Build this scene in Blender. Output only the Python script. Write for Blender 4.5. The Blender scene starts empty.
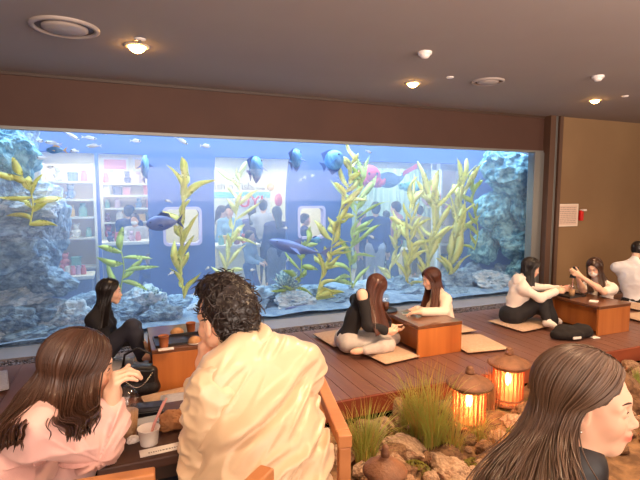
import bpy, bmesh, math, random
import numpy as np
from mathutils import Vector, Matrix, Quaternion, Euler
random.seed(7)
SC = bpy.context.scene
COL = SC.collection
PI = math.pi
R = math.radians
# ---------------------------------------------------------------- camera frame
CAM_H = 1.6
FOC = 478.0
PITCH = math.atan(46 / 478)
YAW = PI / 2 - math.atan(1150 / math.hypot(478, 46))
_fw = Vector((math.sin(YAW) * math.cos(PITCH), math.cos(YAW) * math.cos(PITCH), -math.sin(PITCH)))
_rt = Vector((math.cos(YAW), -math.sin(YAW), 0))
_up = _rt.cross(_fw)

def _ray(u, v): return _fw + _rt * ((u - 320) / FOC) + _up * ((240 - v) / FOC)
def on_z(u, v, z=0.0):
    r = _ray(u, v); return Vector((0, 0, CAM_H)) + r * ((z - CAM_H) / r.z)
def on_y(u, v, y):
    r = _ray(u, v); return Vector((0, 0, CAM_H)) + r * (y / r.y)
def at_d(u, v, d): return Vector((0, 0, CAM_H)) + _ray(u, v) * d

# ---------------------------------------------------------------- object helpers
def tag(o, label=None, cat=None, group=None, kind=None):
    if label: o['label'] = label
    if cat: o['category'] = cat
    if group: o['group'] = group
    if kind: o['kind'] = kind
    return o

def empty(name, loc, label, cat, group=None, rz=0.0):
    o = bpy.data.objects.new(name, None)
    o.location = loc; o.rotation_euler = (0, 0, rz); o.empty_display_size = .05
    COL.objects.link(o)
    return tag(o, label, cat, group)

def link_mesh(name, me, mat=None, parent=None, loc=None, rot=None):
    o = bpy.data.objects.new(name, me)
    if mat is not None and not me.materials:
        for m in (mat if isinstance(mat, (list, tuple)) else [mat]): me.materials.append(m)
    if parent is not None: o.parent = parent
    if loc is not None: o.location = loc
    if rot is not None: o.rotation_euler = rot
    COL.objects.link(o)
    return o

class MB:
    """collects shapes into one mesh"""
    def __init__(s): s.v = []; s.f = []; s.m = []; s.smooth = []
    def add(s, vs, fs, mi=0, sm=False):
        o = len(s.v); s.v += [tuple(v) for v in vs]
        for f in fs:
            s.f.append(tuple(i + o for i in f)); s.m.append(mi); s.smooth.append(sm)
        return s
    def box(s, lo, hi, mi=0, b=0.0, M=None):
        x0, y0, z0 = lo; x1, y1, z1 = hi
        if b <= 0:
            vs = [(x0,y0,z0),(x1,y0,z0),(x1,y1,z0),(x0,y1,z0),(x0,y0,z1),(x1,y0,z1),(x1,y1,z1),(x0,y1,z1)]
            fs = [(0,3,2,1),(4,5,6,7),(0,1,5,4),(1,2,6,5),(2,3,7,6),(3,0,4,7)]
        else:
            bm = bmesh.new(); bmesh.ops.create_cube(bm, size=1)
            for v in bm.verts:
                v.co = Vector(((x0+x1)/2 + v.co.x*(x1-x0), (y0+y1)/2 + v.co.y*(y1-y0), (z0+z1)/2 + v.co.z*(z1-z0)))
            bmesh.ops.bevel(bm, geom=bm.edges[:], offset=b, segments=2, affect='EDGES', profile=.5)
            bm.verts.index_update()
            vs = [v.co.copy() for v in bm.verts]; fs = [[v.index for v in f.verts] for f in bm.faces]; bm.free()
        if M is not None: vs = [M @ Vector(v) for v in vs]
        return s.add(vs, fs, mi)
    def lathe(s, prof, n=24, c=(0,0,0), mi=0, sm=True, M=None, cap=True, sx=1, sy=1):
        vs = []; fs = []; k = len(prof)
        for r, z in prof:
            for i in range(n):
                a = 2*PI*i/n; vs.append(Vector((c[0]+r*math.cos(a)*sx, c[1]+r*math.sin(a)*sy, c[2]+z)))
        for j in range(k-1):
            for i in range(n):
                a = j*n+i; b = j*n+(i+1) % n
                fs.append((a, b, b+n, a+n))
        if M is not None: vs = [M @ v for v in vs]
        s.add(vs, fs, mi, sm)
        if cap:
            o = len(s.v) - k*n
            if prof[0][0] > 1e-5: s.f.append(tuple(o+i for i in range(n))[::-1]); s.m.append(mi); s.smooth.append(False)
            if prof[-1][0] > 1e-5: s.f.append(tuple(o+(k-1)*n+i for i in range(n))); s.m.append(mi); s.smooth.append(False)
        return s
    def tube(s, pts, rad, n=8, mi=0, sm=True, flat=1.0, ref=Vector((0,0,1)), cap=True):
        pts = [Vector(p) for p in pts]; k = len(pts)
        if not isinstance(rad, (list, tuple)): rad = [rad]*k
        vs = []; fs = []
        for i, p in enumerate(pts):
            t = (pts[min(i+1,k-1)] - pts[max(i-1,0)])
            t = t.normalized() if t.length > 1e-9 else Vector((0,0,1))
            a = t.cross(ref)
            if a.length < 1e-3: a = t.cross(Vector((1,0,0)))
            a.normalize(); b = a.cross(t)
            for j in range(n):
                q = 2*PI*j/n
                vs.append(p + a*(rad[i]*math.cos(q)) + b*(rad[i]*flat*math.sin(q)))
        for i in range(k-1):
            for j in range(n):
                fs.append((i*n+j, i*n+(j+1)%n, (i+1)*n+(j+1)%n, (i+1)*n+j))
        if cap:
            fs.append(tuple(range(n))[::-1]); fs.append(tuple((k-1)*n+j for j in range(n)))
        return s.add(vs, fs, mi, sm)
    def ball(s, c, r, n=16, m=10, mi=0, M=None):
        if not isinstance(r, (list, tuple)): r = (r, r, r)
        vs = []; fs = []
        for j in range(m+1):
            th = PI*j/m
            for i in range(n):
                a = 2*PI*i/n
                p = Vector((math.sin(th)*math.cos(a)*r[0], math.sin(th)*math.sin(a)*r[1], math.cos(th)*r[2]))
                if M is not None: p = M @ p
                vs.append(p + Vector(c))
        for j in range(m):
            for i in range(n):
                fs.append((j*n+i, (j+1)*n+i, (j+1)*n+(i+1)%n, j*n+(i+1)%n))
        return s.add(vs, fs, mi, True)
    def prism(s, poly, z0, z1, mi=0, M=None, sm=False):
        n = len(poly)
        vs = [Vector((x,y,z0)) for x,y in poly] + [Vector((x,y,z1)) for x,y in poly]
        fs = [tuple(range(n))[::-1], tuple(range(n,2*n))] + [(i,(i+1)%n,n+(i+1)%n,n+i) for i in range(n)]
        if M is not None: vs = [M @ v for v in vs]
        return s.add(vs, fs, mi, sm)
    def mesh(s, name='m'):
        me = bpy.data.meshes.new(name)
        me.from_pydata([tuple(v) for v in s.v], [], s.f)
        me.polygons.foreach_set('material_index', s.m)
        me.polygons.foreach_set('use_smooth', s.smooth)
        me.update()
        return me
    def build(s, name, mat=None, parent=None, loc=None, rot=None):
        return link_mesh(name, s.mesh(name), mat, parent, loc, rot)

def rounded_poly(w, h, r, n=5):
    out = []
    for cx, cy, a0 in ((w/2-r, h/2-r, 0), (-w/2+r, h/2-r, 90), (-w/2+r, -h/2+r, 180), (w/2-r, -h/2+r, 270)):
        for i in range(n+1):
            a = R(a0 + 90*i/n); out.append((cx + r*math.cos(a), cy + r*math.sin(a)))
    return out

def text_mesh(body, size, ext=0.002, align='CENTER', name='lettering'):
    cu = bpy.data.curves.new(name, 'FONT'); cu.body = body; cu.size = size; cu.extrude = ext
    cu.align_x = align; cu.align_y = 'CENTER'; cu.resolution_u = 3
    o = bpy.data.objects.new('lettering_source', cu); COL.objects.link(o)
    dg = bpy.context.evaluated_depsgraph_get(); dg.update()
    me = bpy.data.meshes.new_from_object(o.evaluated_get(dg))
    bpy.data.objects.remove(o); me.materials.clear()
    return me

# ---------------------------------------------------------------- materials
def srgb(r, g, b):
    f = lambda c: (c/12.92 if c <= .04045 else ((c+.055)/1.055)**2.4)
    return (f(r/255), f(g/255), f(b/255), 1)

def mat(name, col, rough=.6, metal=0.0, noise=None, bump=None, spec=.5, sheen=0, coat=0, emis=None, estr=0,
        trans=0, alpha=1, aniso=None, stretch=(1,1,1), sss=0):
    """noise=(scale, second colour, lo, hi); bump=(scale, strength)"""
    m = bpy.data.materials.new(name); m.use_nodes = True
    nt = m.node_tree; p = nt.nodes['Principled BSDF']
    p.inputs['Base Color'].default_value = col
    p.inputs['Roughness'].default_value = rough
    p.inputs['Metallic'].default_value = metal
    p.inputs['Specular IOR Level'].default_value = spec
    p.inputs['Sheen Weight'].default_value = sheen
    p.inputs['Coat Weight'].default_value = coat
    p.inputs['Transmission Weight'].default_value = trans
    p.inputs['Alpha'].default_value = alpha
    if sss:
        p.inputs['Subsurface Weight'].default_value = sss
        p.inputs['Subsurface Radius'].default_value = (.012, .005, .003)
        p.inputs['Subsurface Scale'].default_value = 1.0
    if emis is not None:
        p.inputs['Emission Color'].default_value = emis
        p.inputs['Emission Strength'].default_value = estr
    tc = nt.nodes.new('ShaderNodeTexCoord')
    mp = nt.nodes.new('ShaderNodeMapping'); mp.inputs['Scale'].default_value = stretch
    nt.links.new(tc.outputs['Object'], mp.inputs['Vector'])
    if noise:
        t = nt.nodes.new('ShaderNodeTexNoise'); t.inputs['Scale'].default_value = noise[0]; t.inputs['Detail'].default_value = 5
        nt.links.new(mp.outputs['Vector'], t.inputs['Vector'])
        cr = nt.nodes.new('ShaderNodeValToRGB')
        cr.color_ramp.elements[0].position = noise[2] if len(noise) > 2 else .35
        cr.color_ramp.elements[1].position = noise[3] if len(noise) > 3 else .65
        cr.color_ramp.elements[0].color = col; cr.color_ramp.elements[1].color = noise[1]
        nt.links.new(t.outputs['Fac'], cr.inputs['Fac']); nt.links.new(cr.outputs['Color'], p.inputs['Base Color'])
    if bump:
        t2 = nt.nodes.new('ShaderNodeTexNoise'); t2.inputs['Scale'].default_value = bump[0]; t2.inputs['Detail'].default_value = 6
        nt.links.new(mp.outputs['Vector'], t2.inputs['Vector'])
        b = nt.nodes.new('ShaderNodeBump'); b.inputs['Strength'].default_value = bump[1]; b.inputs['Distance'].default_value = .02
        nt.links.new(t2.outputs['Fac'], b.inputs['Height']); nt.links.new(b.outputs['Normal'], p.inputs['Normal'])
    return m

def wood(name, c1, c2, rough=.45, scale=6, axis='X', coat=0):
    """grain runs along axis"""
    st = {'X': (.12, 1.6, 1.6), 'Y': (1.6, .12, 1.6), 'Z': (1.6, 1.6, .12)}[axis]
    return mat(name, c1, rough, noise=(scale, c2, .3, .7), bump=(scale*4, .08), stretch=st, coat=coat)

# ---------------------------------------------------------------- implicit surfaces
def _h3(ix, iy, iz, seed):
    n = (ix.astype(np.int64)*374761393 + iy.astype(np.int64)*668265263 + iz.astype(np.int64)*2147483647 + seed*1274126177) & 0xffffffff
    n = ((n ^ (n >> 13))*1274126177) & 0xffffffff
    n = (n ^ (n >> 16)) & 0xffff
    return n.astype(np.float32)/65535.0
def vnoise(P, seed=0):
    f = np.floor(P); t = (P - f).astype(np.float32); t = t*t*(3-2*t); i = f.astype(np.int64)
    r = 0
    for dx in (0, 1):
        wx = t[:,0] if dx else 1-t[:,0]
        for dy in (0, 1):
            wy = t[:,1] if dy else 1-t[:,1]
            for dz in (0, 1):
                wz = t[:,2] if dz else 1-t[:,2]
                r = r + wx*wy*wz*_h3(i[:,0]+dx, i[:,1]+dy, i[:,2]+dz, seed)
    return r*2-1
def fbm(P, seed=0, oct=3):
    r = 0; a = 1; s = 0
    for k in range(oct):
        r = r + a*vnoise(P*(2.03**k), seed+k*17); s += a; a *= .5
    return r/s

def cap(a, b, ra, rb=None, k=.02): return ('cap', np.array(a, np.float32), np.array(b, np.float32), float(ra), float(ra if rb is None else rb), float(k))
def ell(c, r, M=None, k=.02):
    return ('ell', np.array(c, np.float32), np.array(r, np.float32), None if M is None else np.array(M, np.float32), 0.0, float(k))
def tor(c, R0, r, M=None, k=.01, sx=1.0):
    return ('tor', np.array(c, np.float32), np.array((R0, r, sx), np.float32), None if M is None else np.array(M, np.float32), 0.0, float(k))
def rbox(c, h, r, M=None, k=.01):
    return ('box', np.array(c, np.float32), np.array(tuple(h)+(r,), np.float32), None if M is None else np.array(M, np.float32), 0.0, float(k))
def sub(p): return ('sub',) + (p,)

def _pd(p, P):
    t = p[0]
    if t == 'cap':
        a, b, ra, rb = p[1], p[2], p[3], p[4]
        ab = b-a; L = float(ab @ ab) + 1e-12
        h = np.clip(((P-a) @ ab)/L, 0, 1)
        return np.linalg.norm(P - a - h[:,None]*ab, axis=1) - (ra + (rb-ra)*h)
    Q = P - p[1]
    if p[3] is not None: Q = Q @ p[3]      # columns of M are the local axes
    if t == 'ell':
        k0 = np.linalg.norm(Q/p[2], axis=1); k1 = np.linalg.norm(Q/(p[2]*p[2]), axis=1)
        return np.where(k1 > 1e-6, k0*(k0-1)/np.maximum(k1, 1e-6), -p[2].min())
    if t == 'tor':
        q = np.hypot(Q[:,0]/p[2][2], Q[:,1]) - p[2][0]
        return np.hypot(q, Q[:,2]) - p[2][1]
    if t == 'box':
        r = p[2][3]; q = np.abs(Q) - (p[2][:3]-r)
        return np.linalg.norm(np.maximum(q, 0), axis=1) + np.minimum(q.max(1), 0) - r
def _bb(p):
    if p[0] == 'sub': return _bb(p[1])
    if p[0] == 'cap':
        m = max(p[3], p[4]); return np.minimum(p[1], p[2])-m, np.maximum(p[1], p[2])+m
    if p[0] == 'ell': m = p[2].max()
    elif p[0] == 'tor': m = (p[2][0]+p[2][1])*max(1, p[2][2])
    else: m = np.linalg.norm(p[2][:3])
    return p[1]-m, p[1]+m

class Sdf:
    def __init__(s, prims, disp=None, inflate=0.0, clip=None):
        s.p = prims; s.disp = disp; s.inf = inflate; s.clip = clip
        s.bb = [_bb(p) for p in prims]
        add = [b for p, b in zip(prims, s.bb) if p[0] != 'sub']
        s.lo = np.min([b[0] for b in add], 0) - inflate - .03
        s.hi = np.max([b[1] for b in add], 0) + inflate + .03
    def __call__(s, P, cull=None):
        P = P.astype(np.float32)
        d = np.full(len(P), 9.0, np.float32)
        lo, hi = P.min(0), P.max(0)
        for p, b in zip(s.p, s.bb):
            if cull is not None and (np.any(b[0]-cull > hi) or np.any(b[1]+cull < lo)): continue
            if p[0] == 'sub':
                q = p[1]; e = -_pd(q, P); k = q[5]
                h = np.maximum(k - np.abs(d-e), 0)/k
                d = np.maximum(d, e) + h*h*k*.25
            else:
                e = _pd(p, P); k = p[5]
                h = np.maximum(k - np.abs(d-e), 0)/k
                d = np.minimum(d, e) - h*h*k*.25
        d = d - s.inf
        if s.disp is not None: d = d + s.disp(P)
        if s.clip is not None: d = np.maximum(d, s.clip(P))
        return d

def sdf_mesh(f, vox, name='m', lo=None, hi=None, smooth=True, origin=(0,0,0)):
    lo = np.array(f.lo if lo is None else lo, np.float32); hi = np.array(f.hi if hi is None else hi, np.float32)
    B = 8; S = B*vox
    nb = np.ceil((hi-lo)/S).astype(int) + 1
    g = np.stack(np.meshgrid(*[np.arange(n) for n in nb], indexing='ij'), -1).reshape(-1, 3)
    C = lo + (g+.5)*S
    keep = []
    for i in range(0, len(C), 40000):
        keep.append(np.abs(f(C[i:i+40000])) < S*1.15 + .012)
    g = g[np.concatenate(keep)]
    if len(g) == 0: raise RuntimeError('empty sdf ' + name)
    lat = np.stack(np.meshgrid(*[np.arange(B+1)]*3, indexing='ij'), -1).reshape(-1, 3)
    N = nb*B + 2
    ids = []; pos = []; quads = []
    stride = np.array([N[1]*N[2], N[2], 1], np.int64)
    CH = 48
    for i in range(0, len(g), CH):
        gb = g[i:i+CH]
        idx = gb[:,None,:]*B + lat[None]                       # global corner index
        P = lo + idx.reshape(-1,3)*np.float32(vox)
        d = f(P, .08).reshape(len(gb), B+1, B+1, B+1)
        neg = d < 0
        # cells
        n8 = [neg[:, a:B+a, b:B+b, c:B+c] for a in (0,1) for b in (0,1) for c in (0,1)]
        sm_ = sum(x.astype(np.int8) for x in n8)
        cell = (sm_ > 0) & (sm_ < 8)
        bi, x, y, z = np.nonzero(cell)
        if len(bi) == 0: continue
        acc = np.zeros((len(bi), 3), np.float32); cnt = np.zeros(len(bi), np.float32)
        for ax in range(3):
            o = [0, 1]
            for a in o:
                for b in o:
                    e0 = [a, b]; e0.insert(ax, 0); e1 = [a, b]; e1.insert(ax, 1)
                    d0 = d[bi, x+e0[0], y+e0[1], z+e0[2]]; d1 = d[bi, x+e1[0], y+e1[1], z+e1[2]]
                    cr = (d0 < 0) != (d1 < 0)
                    t = np.where(cr, d0/np.where(np.abs(d0-d1) < 1e-9, 1, d0-d1), 0)
                    q = np.tile(np.array(e0, np.float32), (len(bi), 1)); q[:, ax] = t
                    acc += q*cr[:,None]; cnt += cr
        gi = gb[bi]*B + np.stack([x, y, z], 1)
        pos.append(lo + (gi + acc/cnt[:,None])*vox); ids.append((gi.astype(np.int64)*stride).sum(1))
        for ax in range(3):
            s0 = [slice(None)] + [slice(0, B)]*3; s1 = list(s0); s1[ax+1] = slice(1, B+1)
            na, nb_ = neg[tuple(s0)], neg[tuple(s1)]
            bi, x, y, z = np.nonzero(na != nb_)
            if len(bi) == 0: continue
            flip = na[bi, x, y, z]
            gi = gb[bi]*B + np.stack([x, y, z], 1)
            base = (gi.astype(np.int64)*stride).sum(1)
            u, v = [(1,2),(2,0),(0,1)][ax]
            su, sv = stride[u], stride[v]
            q = np.stack([base-su-sv, base-sv, base, base-su], 1)
            q[~flip] = q[~flip][:, ::-1]
            quads.append(q)
    ids = np.concatenate(ids); pos = np.concatenate(pos); quads = np.concatenate(quads)
    order = np.argsort(ids); ids = ids[order]; pos = pos[order]
    loc = np.searchsorted(ids, quads); loc = np.clip(loc, 0, len(ids)-1)
    ok = (ids[loc] == quads).all(1); loc = loc[ok]
    # one projection onto the surface
    e = vox*.35
    for i in range(0, len(pos), 4000):
        p = pos[i:i+4000]
        d0 = f(p, .08)
        G = np.stack([f(p+np.array(o, np.float32)*e, .08)-d0 for o in ((1,0,0),(0,1,0),(0,0,1))], 1)/e
        gl = (G*G).sum(1)
        st = np.clip(d0/np.maximum(gl, .3), -vox*.7, vox*.7)
        pos[i:i+4000] = p - G*st[:,None]
    pos = pos - np.array(origin, np.float32)
    me = bpy.data.meshes.new(name)
    me.vertices.add(len(pos)); me.vertices.foreach_set('co', pos.astype(np.float32).ravel())
    me.loops.add(len(loc)*4); me.loops.foreach_set('vertex_index', loc.astype(np.int32).ravel())
    me.polygons.add(len(loc)); me.polygons.foreach_set('loop_start', np.arange(len(loc), dtype=np.int32)*4)
    me.polygons.foreach_set('use_smooth', np.full(len(loc), smooth))
    me.update(calc_edges=True); me.validate()
    return me

def np_color(me, cols, name='tint'):
    a = me.color_attributes.new(name, 'FLOAT_COLOR', 'POINT')
    a.data.foreach_set('color', np.asarray(cols, np.float32).ravel())

def rock_mesh(r, seed, rough=.28, sub_=4, flat=1.0, facets=2.6):
    bm = bmesh.new(); bmesh.ops.create_icosphere(bm, subdivisions=sub_, radius=1)
    V = np.array([v.co for v in bm.verts], np.float32)
    rnd = np.random.RandomState(seed)
    d = np.full(len(V), 9.0)
    for k in range(18):                               # chop with random planes: faceted boulders
        n = rnd.normal(size=3); n /= np.linalg.norm(n); h = rnd.uniform(.62, .95)
        c = V @ n
        d = np.minimum(d, np.where(c > 1e-3, h/np.maximum(c, 1e-3), 9))
    d = np.minimum(d, 1.0)
    n = fbm(V*facets + seed*3.7, seed, 4)
    rid = 1 - np.abs(fbm(V*3.3 + seed*1.3, seed+5, 3))
    fine = np.abs(fbm(V*8.1 + seed*2.1, seed+9, 2))
    rad = d*(1 + rough*.6*n) + rough*.35*(rid-.75) - rough*.10*fine
    W = V*rad[:,None]*np.array(r, np.float32)
    for v, w in zip(bm.verts, W): v.co = w
    for f in bm.faces: f.smooth = False
    me = bpy.data.meshes.new('rock'); bm.to_mesh(me); bm.free()
    return me
WATER_SCATTER = .32
TANK_W = 100
SHOP_W = 10.5
EXPO = 1.22
LANT_W = 13
ROOM_SPOTS = [(-1.2, .6, 45), (1.1, 1.1, 30), (3.0, .8, 45), (5.6, 1.0, 55), (.2, -1.8, 35), (3.2, -1.8, 35), (2.0, 2.4, 190), (4.6, 3.2, 85), (7.2, 3.4, 75)]
ROOM_AREAS = [(1.5, -3.7, 1.5, 1.5, 0, 2.0, 9, 2.4, 140, (1, .80, .66)), (9.2, 1.0, 1.4, 4, 2, 2.2, 5, 2.4, 40, (1, .74, .52)), (2.5, -1.6, 1.9, 2.5, -1.3, 2.8, 8, 3, 380, (1, .82, .70))]
# ================================================================ ROOM
GY = 5.75            # tank glass
TB = 6.95            # tank rear wall
CEIL = 2.82
TOP = 2.265
M_wall = mat('brown_plaster', srgb(82, 53, 42), .7, noise=(1.4, srgb(74, 47, 37), .3, .7), bump=(60, .03))
M_wall2 = mat('umber_plaster', srgb(146, 116, 82), .75, noise=(1.2, srgb(136, 106, 74), .3, .7), bump=(60, .03))
M_ceil = mat('ceiling_paint', srgb(150, 138, 132), .85, noise=(1.0, srgb(145, 132, 127), .3, .7))
M_steel = mat('grey_trim', srgb(128, 128, 126), .4, metal=.3)
M_dark = mat('dark_bronze', srgb(70, 52, 42), .45)
M_white = mat('white_paint', srgb(235, 232, 226), .5)
M_black = mat('black_plastic', srgb(24, 22, 24), .45)

def struct(name, mb, m):
    o = mb.build(name, m); o['kind'] = 'structure'; return o
def sbox(name, lo, hi, m): return struct(name, MB().box(lo, hi), m)

# wooden deck: planks run towards the tank, each plank with its own edge
def deck_mesh(x0, x1, y0, y1, z, t, w):
    mb = MB(); n = round((x1-x0)/w); w = (x1-x0)/n
    for i in range(n):
        a = x0 + i*w
        mb.box((a+.0025, y0, z-.025), (a+w-.0025, y1, z))
    mb.box((x0, y0+.01, z-t), (x1, y1-.001, z-.026))
    return mb
M_deck = mat('deck_timber', (.15, .066, .048, 1), .36, noise=(5, (.22, .10, .07, 1), .25, .75), bump=(30, .1), stretch=(2.2, .12, 1), spec=.6)
struct('floor', deck_mesh(-4, 9.5, 3.25, 5.12, 0, .15, .14), M_deck)
sbox('trim_1', (-4, 3.225, -.15), (9.5, 3.25, -.004), mat('deck_fascia', srgb(150, 74, 44), .5, noise=(6, srgb(120, 54, 32), .3, .7), stretch=(.2, 1, 1)))
# strip of dark pebbles in a channel and the smooth ledge below the glass
M_ledge = mat('polished_ledge', srgb(150, 140, 140), .25, noise=(2, srgb(138, 128, 128), .3, .7))
sbox('floor.001', (-4, 5.35, -.2), (9.5, GY, 0.0), M_ledge)
sbox('floor.002', (-4, 5.12, -.2), (9.5, 5.35, -.03), mat('channel_base', srgb(50, 40, 38), .8))
rnd = np.random.RandomState(3)
mb = MB()
for i in range(5200):
    x = rnd.uniform(-3.0, 8.4); y = rnd.uniform(5.135, 5.335); r = rnd.uniform(.011, .02)
    q = Euler((rnd.uniform(0, 6), rnd.uniform(0, 6), 0)).to_matrix()
    mb.ball((x, y, -.026 + rnd.uniform(0, .016)), (r, r*.8, r*.65), 6, 4, 0, q)
o = mb.build('pebbles', mat('dark_pebbles', srgb(66, 52, 50), .5, noise=(25, srgb(122, 104, 100), .45, .6)))
tag(o, 'narrow strip of small dark pebbles between the deck and the tank', 'pebbles', kind='stuff')
# garden bed and the terrace under the nearest tables
struct('floor.003', MB().box((-4, -4, -.3), (.9, 2.05, 0.1)).box((.9, -4, -.3), (9.5, 1.4, .1)), mat('terrace_boards', srgb(92, 70, 58), .6, noise=(4, srgb(80, 58, 46), .3, .7), stretch=(.2, 2, 1)))
V = []; F = []
nx, ny = 200, 50
for j in range(ny+1):
    for i in range(nx+1):
        V.append((-2 + 9*i/nx, 1.38 + 1.85*j/ny, 0))
P = np.array(V, np.float32)
z = -.19 + .035*fbm(P*3.0, 4, 3) + .03*fbm(P*14, 9, 2)
V = [(a[0], a[1], float(b)) for a, b in zip(V, z)]
for j in range(ny):
    for i in range(nx):
        a = j*(nx+1)+i; F.append((a, a+1, a+nx+2, a+nx+1))
mb = MB(); mb.add(V, F, 0, True)
mb.box((-2, 1.41, -.34), (7, 3.23, -.28))
struct('ground', mb, mat('garden_soil', srgb(150, 112, 76), .9, noise=(9, srgb(96, 68, 44), .35, .62), bump=(40, .5)))

# walls, ceiling, column
sbox('wall_far', (-4, GY, TOP+.02), (6.25, GY+.16, CEIL+.1), M_wall)
sbox('trim_2', (-4, GY-.012, TOP-.012), (6.25, GY+.06, TOP+.02), M_steel)
sbox('trim_3', (6.05, GY-.03, 0), (6.25, GY+.1, TOP-.012), M_steel)
mb = MB().box((6.25, 5.62, 0), (6.36, 5.86, CEIL)).box((6.36, 5.66, 0), (6.43, 5.86, CEIL)).box((6.43, 5.6, 0), (6.5, 5.86, CEIL))
struct('trim_4', mb, mat('column_brown', srgb(92, 66, 52), .5))
mb = MB().box((6.375, 5.63, 0), (6.39, 5.665, CEIL)).box((6.40, 5.63, 0), (6.415, 5.665, CEIL))
struct('trim_5', mb, M_steel)
sbox('wall_far.001', (6.5, 5.66, 0), (9.5, 5.78, CEIL), M_wall2)
sbox('wall_left', (-4.2, -4, -.3), (-4, 6.0, CEIL), M_wall)
sbox('wall_right', (9.5, -4, -.3), (9.7, 6.0, CEIL), M_wall2)
sbox('wall_back', (-4.2, -4.2, -.3), (9.7, -4, CEIL), M_wall)
sbox('ceiling', (-4.2, -4.2, CEIL), (9.7, 6.1, CEIL+.1), M_ceil)
sbox('trim_6', (-4, GY-.02, CEIL-.03), (6.25, GY+.01, CEIL), M_dark)

# ---------------------------------------------------------------- ceiling fittings
def ceil_pt(u, v): return on_z(u, v, CEIL)
M_vent = mat('vent_metal', srgb(165, 150, 142), .5)
M_ventd = mat('vent_gap', srgb(88, 72, 66), .7)
def vent(u, v, r, label):
    p = ceil_pt(u, v)
    t = empty('ceiling_vent', p, label, 'vent', 'round ceiling vents')
    MB().lathe([(r, 0), (r, -.012), (r*.93, -.02), (r*.86, -.02), (r*.84, -.004), (r*.84, 0)], 40, cap=False).build('rim', M_vent, t)
    MB().lathe([(0, -.002), (r*.84, -.002)], 40, cap=False).build('shadow_gap', M_ventd, t)
    MB().lathe([(r*.66, -.004), (r*.66, -.016), (r*.55, -.028), (0, -.032)], 40, cap=False).build('cone_plate', M_vent, t)
vent(65, 27, .235, 'pale round air vent in the ceiling at the far left')
vent(488, 81, .17, 'flush grey round air vent in the ceiling above the right half of the tank')
M_glow = mat('warm_lamp_glass', srgb(255, 200, 130), .3, emis=srgb(255, 186, 96), estr=30)
M_ring = mat('spot_ring', srgb(225, 200, 170), .35)
SPOTS = []
def spot(u, v, label, r=.05, tilt=0):
    p = ceil_pt(u, v); SPOTS.append(p)
    t = empty('spotlight', p, label, 'light', 'recessed warm spotlights')
    MB().lathe([(r*1.35, 0), (r*1.35, -.008), (r, -.012), (r*.95, 0)], 28, cap=False).build('ring', M_ring, t)
    MB().lathe([(0, -r*.75), (r*.45, -r*.66), (r*.78, -r*.4), (r*.9, -.003)], 28, cap=False).build('lamp', M_glow, t)
spot(137, 46, 'glowing warm recessed spotlight above the left part of the tank', .075)
spot(413, 83, 'small warm recessed spotlight over the white-bloused woman', .065)
spot(595, 100, 'small warm recessed spotlight near the right wall', .06)
M_det = mat('detector_plastic', srgb(236, 226, 220), .4)
def detector(u, v, label):
    t = empty('smoke_detector', ceil_pt(u, v), label, 'smoke detector', 'ceiling smoke detectors')
    MB().lathe([(.06, 0), (.06, -.018), (.055, -.024), (0, -.024)], 28, cap=False).build('base', M_det, t)
    MB().lathe([(.042, -.024), (.042, -.034), (.03, -.05), (0, -.054)], 28, cap=False).build('sensor_cap', M_det, t)
detector(425, 52, 'white smoke detector on the ceiling left of the flush round vent')
detector(598, 76, 'white smoke detector on the ceiling at the right')
def disc(u, v, label):
    o = MB().lathe([(.04, 0), (.04, -.006), (.03, -.012), (0, -.013)], 24, cap=False).build('ceiling_cover', M_det, None, ceil_pt(u, v))
    tag(o, label, 'cover plate', 'small round ceiling covers')
disc(450, 77, 'small white round cover plate on the ceiling beside the flush round vent')
disc(625, 96, 'small white round cover plate on the ceiling at the right edge')
t = empty('sprinkler', ceil_pt(140, 39), 'small white sprinkler head in the ceiling beside the glowing spotlight', 'sprinkler')
MB().lathe([(.045, 0), (.045, -.004), (.02, -.012)], 20).build('cover_plate', M_det, t)
MB().lathe([(.012, -.012), (.012, -.03), (.02, -.034), (0, -.036)], 16).build('head', M_steel, t)

# ---------------------------------------------------------------- notice and call point on the right wall
WY = 5.66
a = on_y(555.5, 204, WY); b = on_y(576.6, 226, WY)
t = empty('notice_board', ((a.x+b.x)/2, WY, (a.z+b.z)/2), 'square white printed notice fixed to the brown wall beside the column', 'notice')
w, h = (b.x-a.x)/2, (a.z-b.z)/2
MB().box((-w, -.018, -h), (w, 0, h), b=.004).build('backing', mat('notice_frame', srgb(240, 222, 205), .5), t)
MB().box((-w+.025, -.0195, -h+.025), (w-.025, -.018, h-.025)).build('paper', mat('notice_paper', srgb(226, 200, 182), .6), t)
mb = MB(); M_ink = mat('faint_grey_ink', srgb(176, 150, 138), .7)
for j in range(9):
    zz = h-.06 - j*(2*h-.12)/8
    x = -w+.05
    while x < w-.06:
        l = random.uniform(.02, .07); mb.box((x, -.0203, zz-.006), (min(x+l, w-.05), -.0195, zz+.006)); x += l+.012
mb.build('printed_lines', M_ink, t)
c = on_y(579.8, 214.5, WY)
t = empty('fire_call_point', (c.x, WY, c.z), 'small red call point with a white cap beside the white notice', 'alarm')
MB().box((-.035, -.05, -.10), (.035, 0, .07), b=.01).build('housing', mat('alarm_red', srgb(205, 24, 22), .4), t)
MB().box((-.02, -.085, .06), (.06, -.005, .09), b=.008).build('cap', M_det, t)
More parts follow.
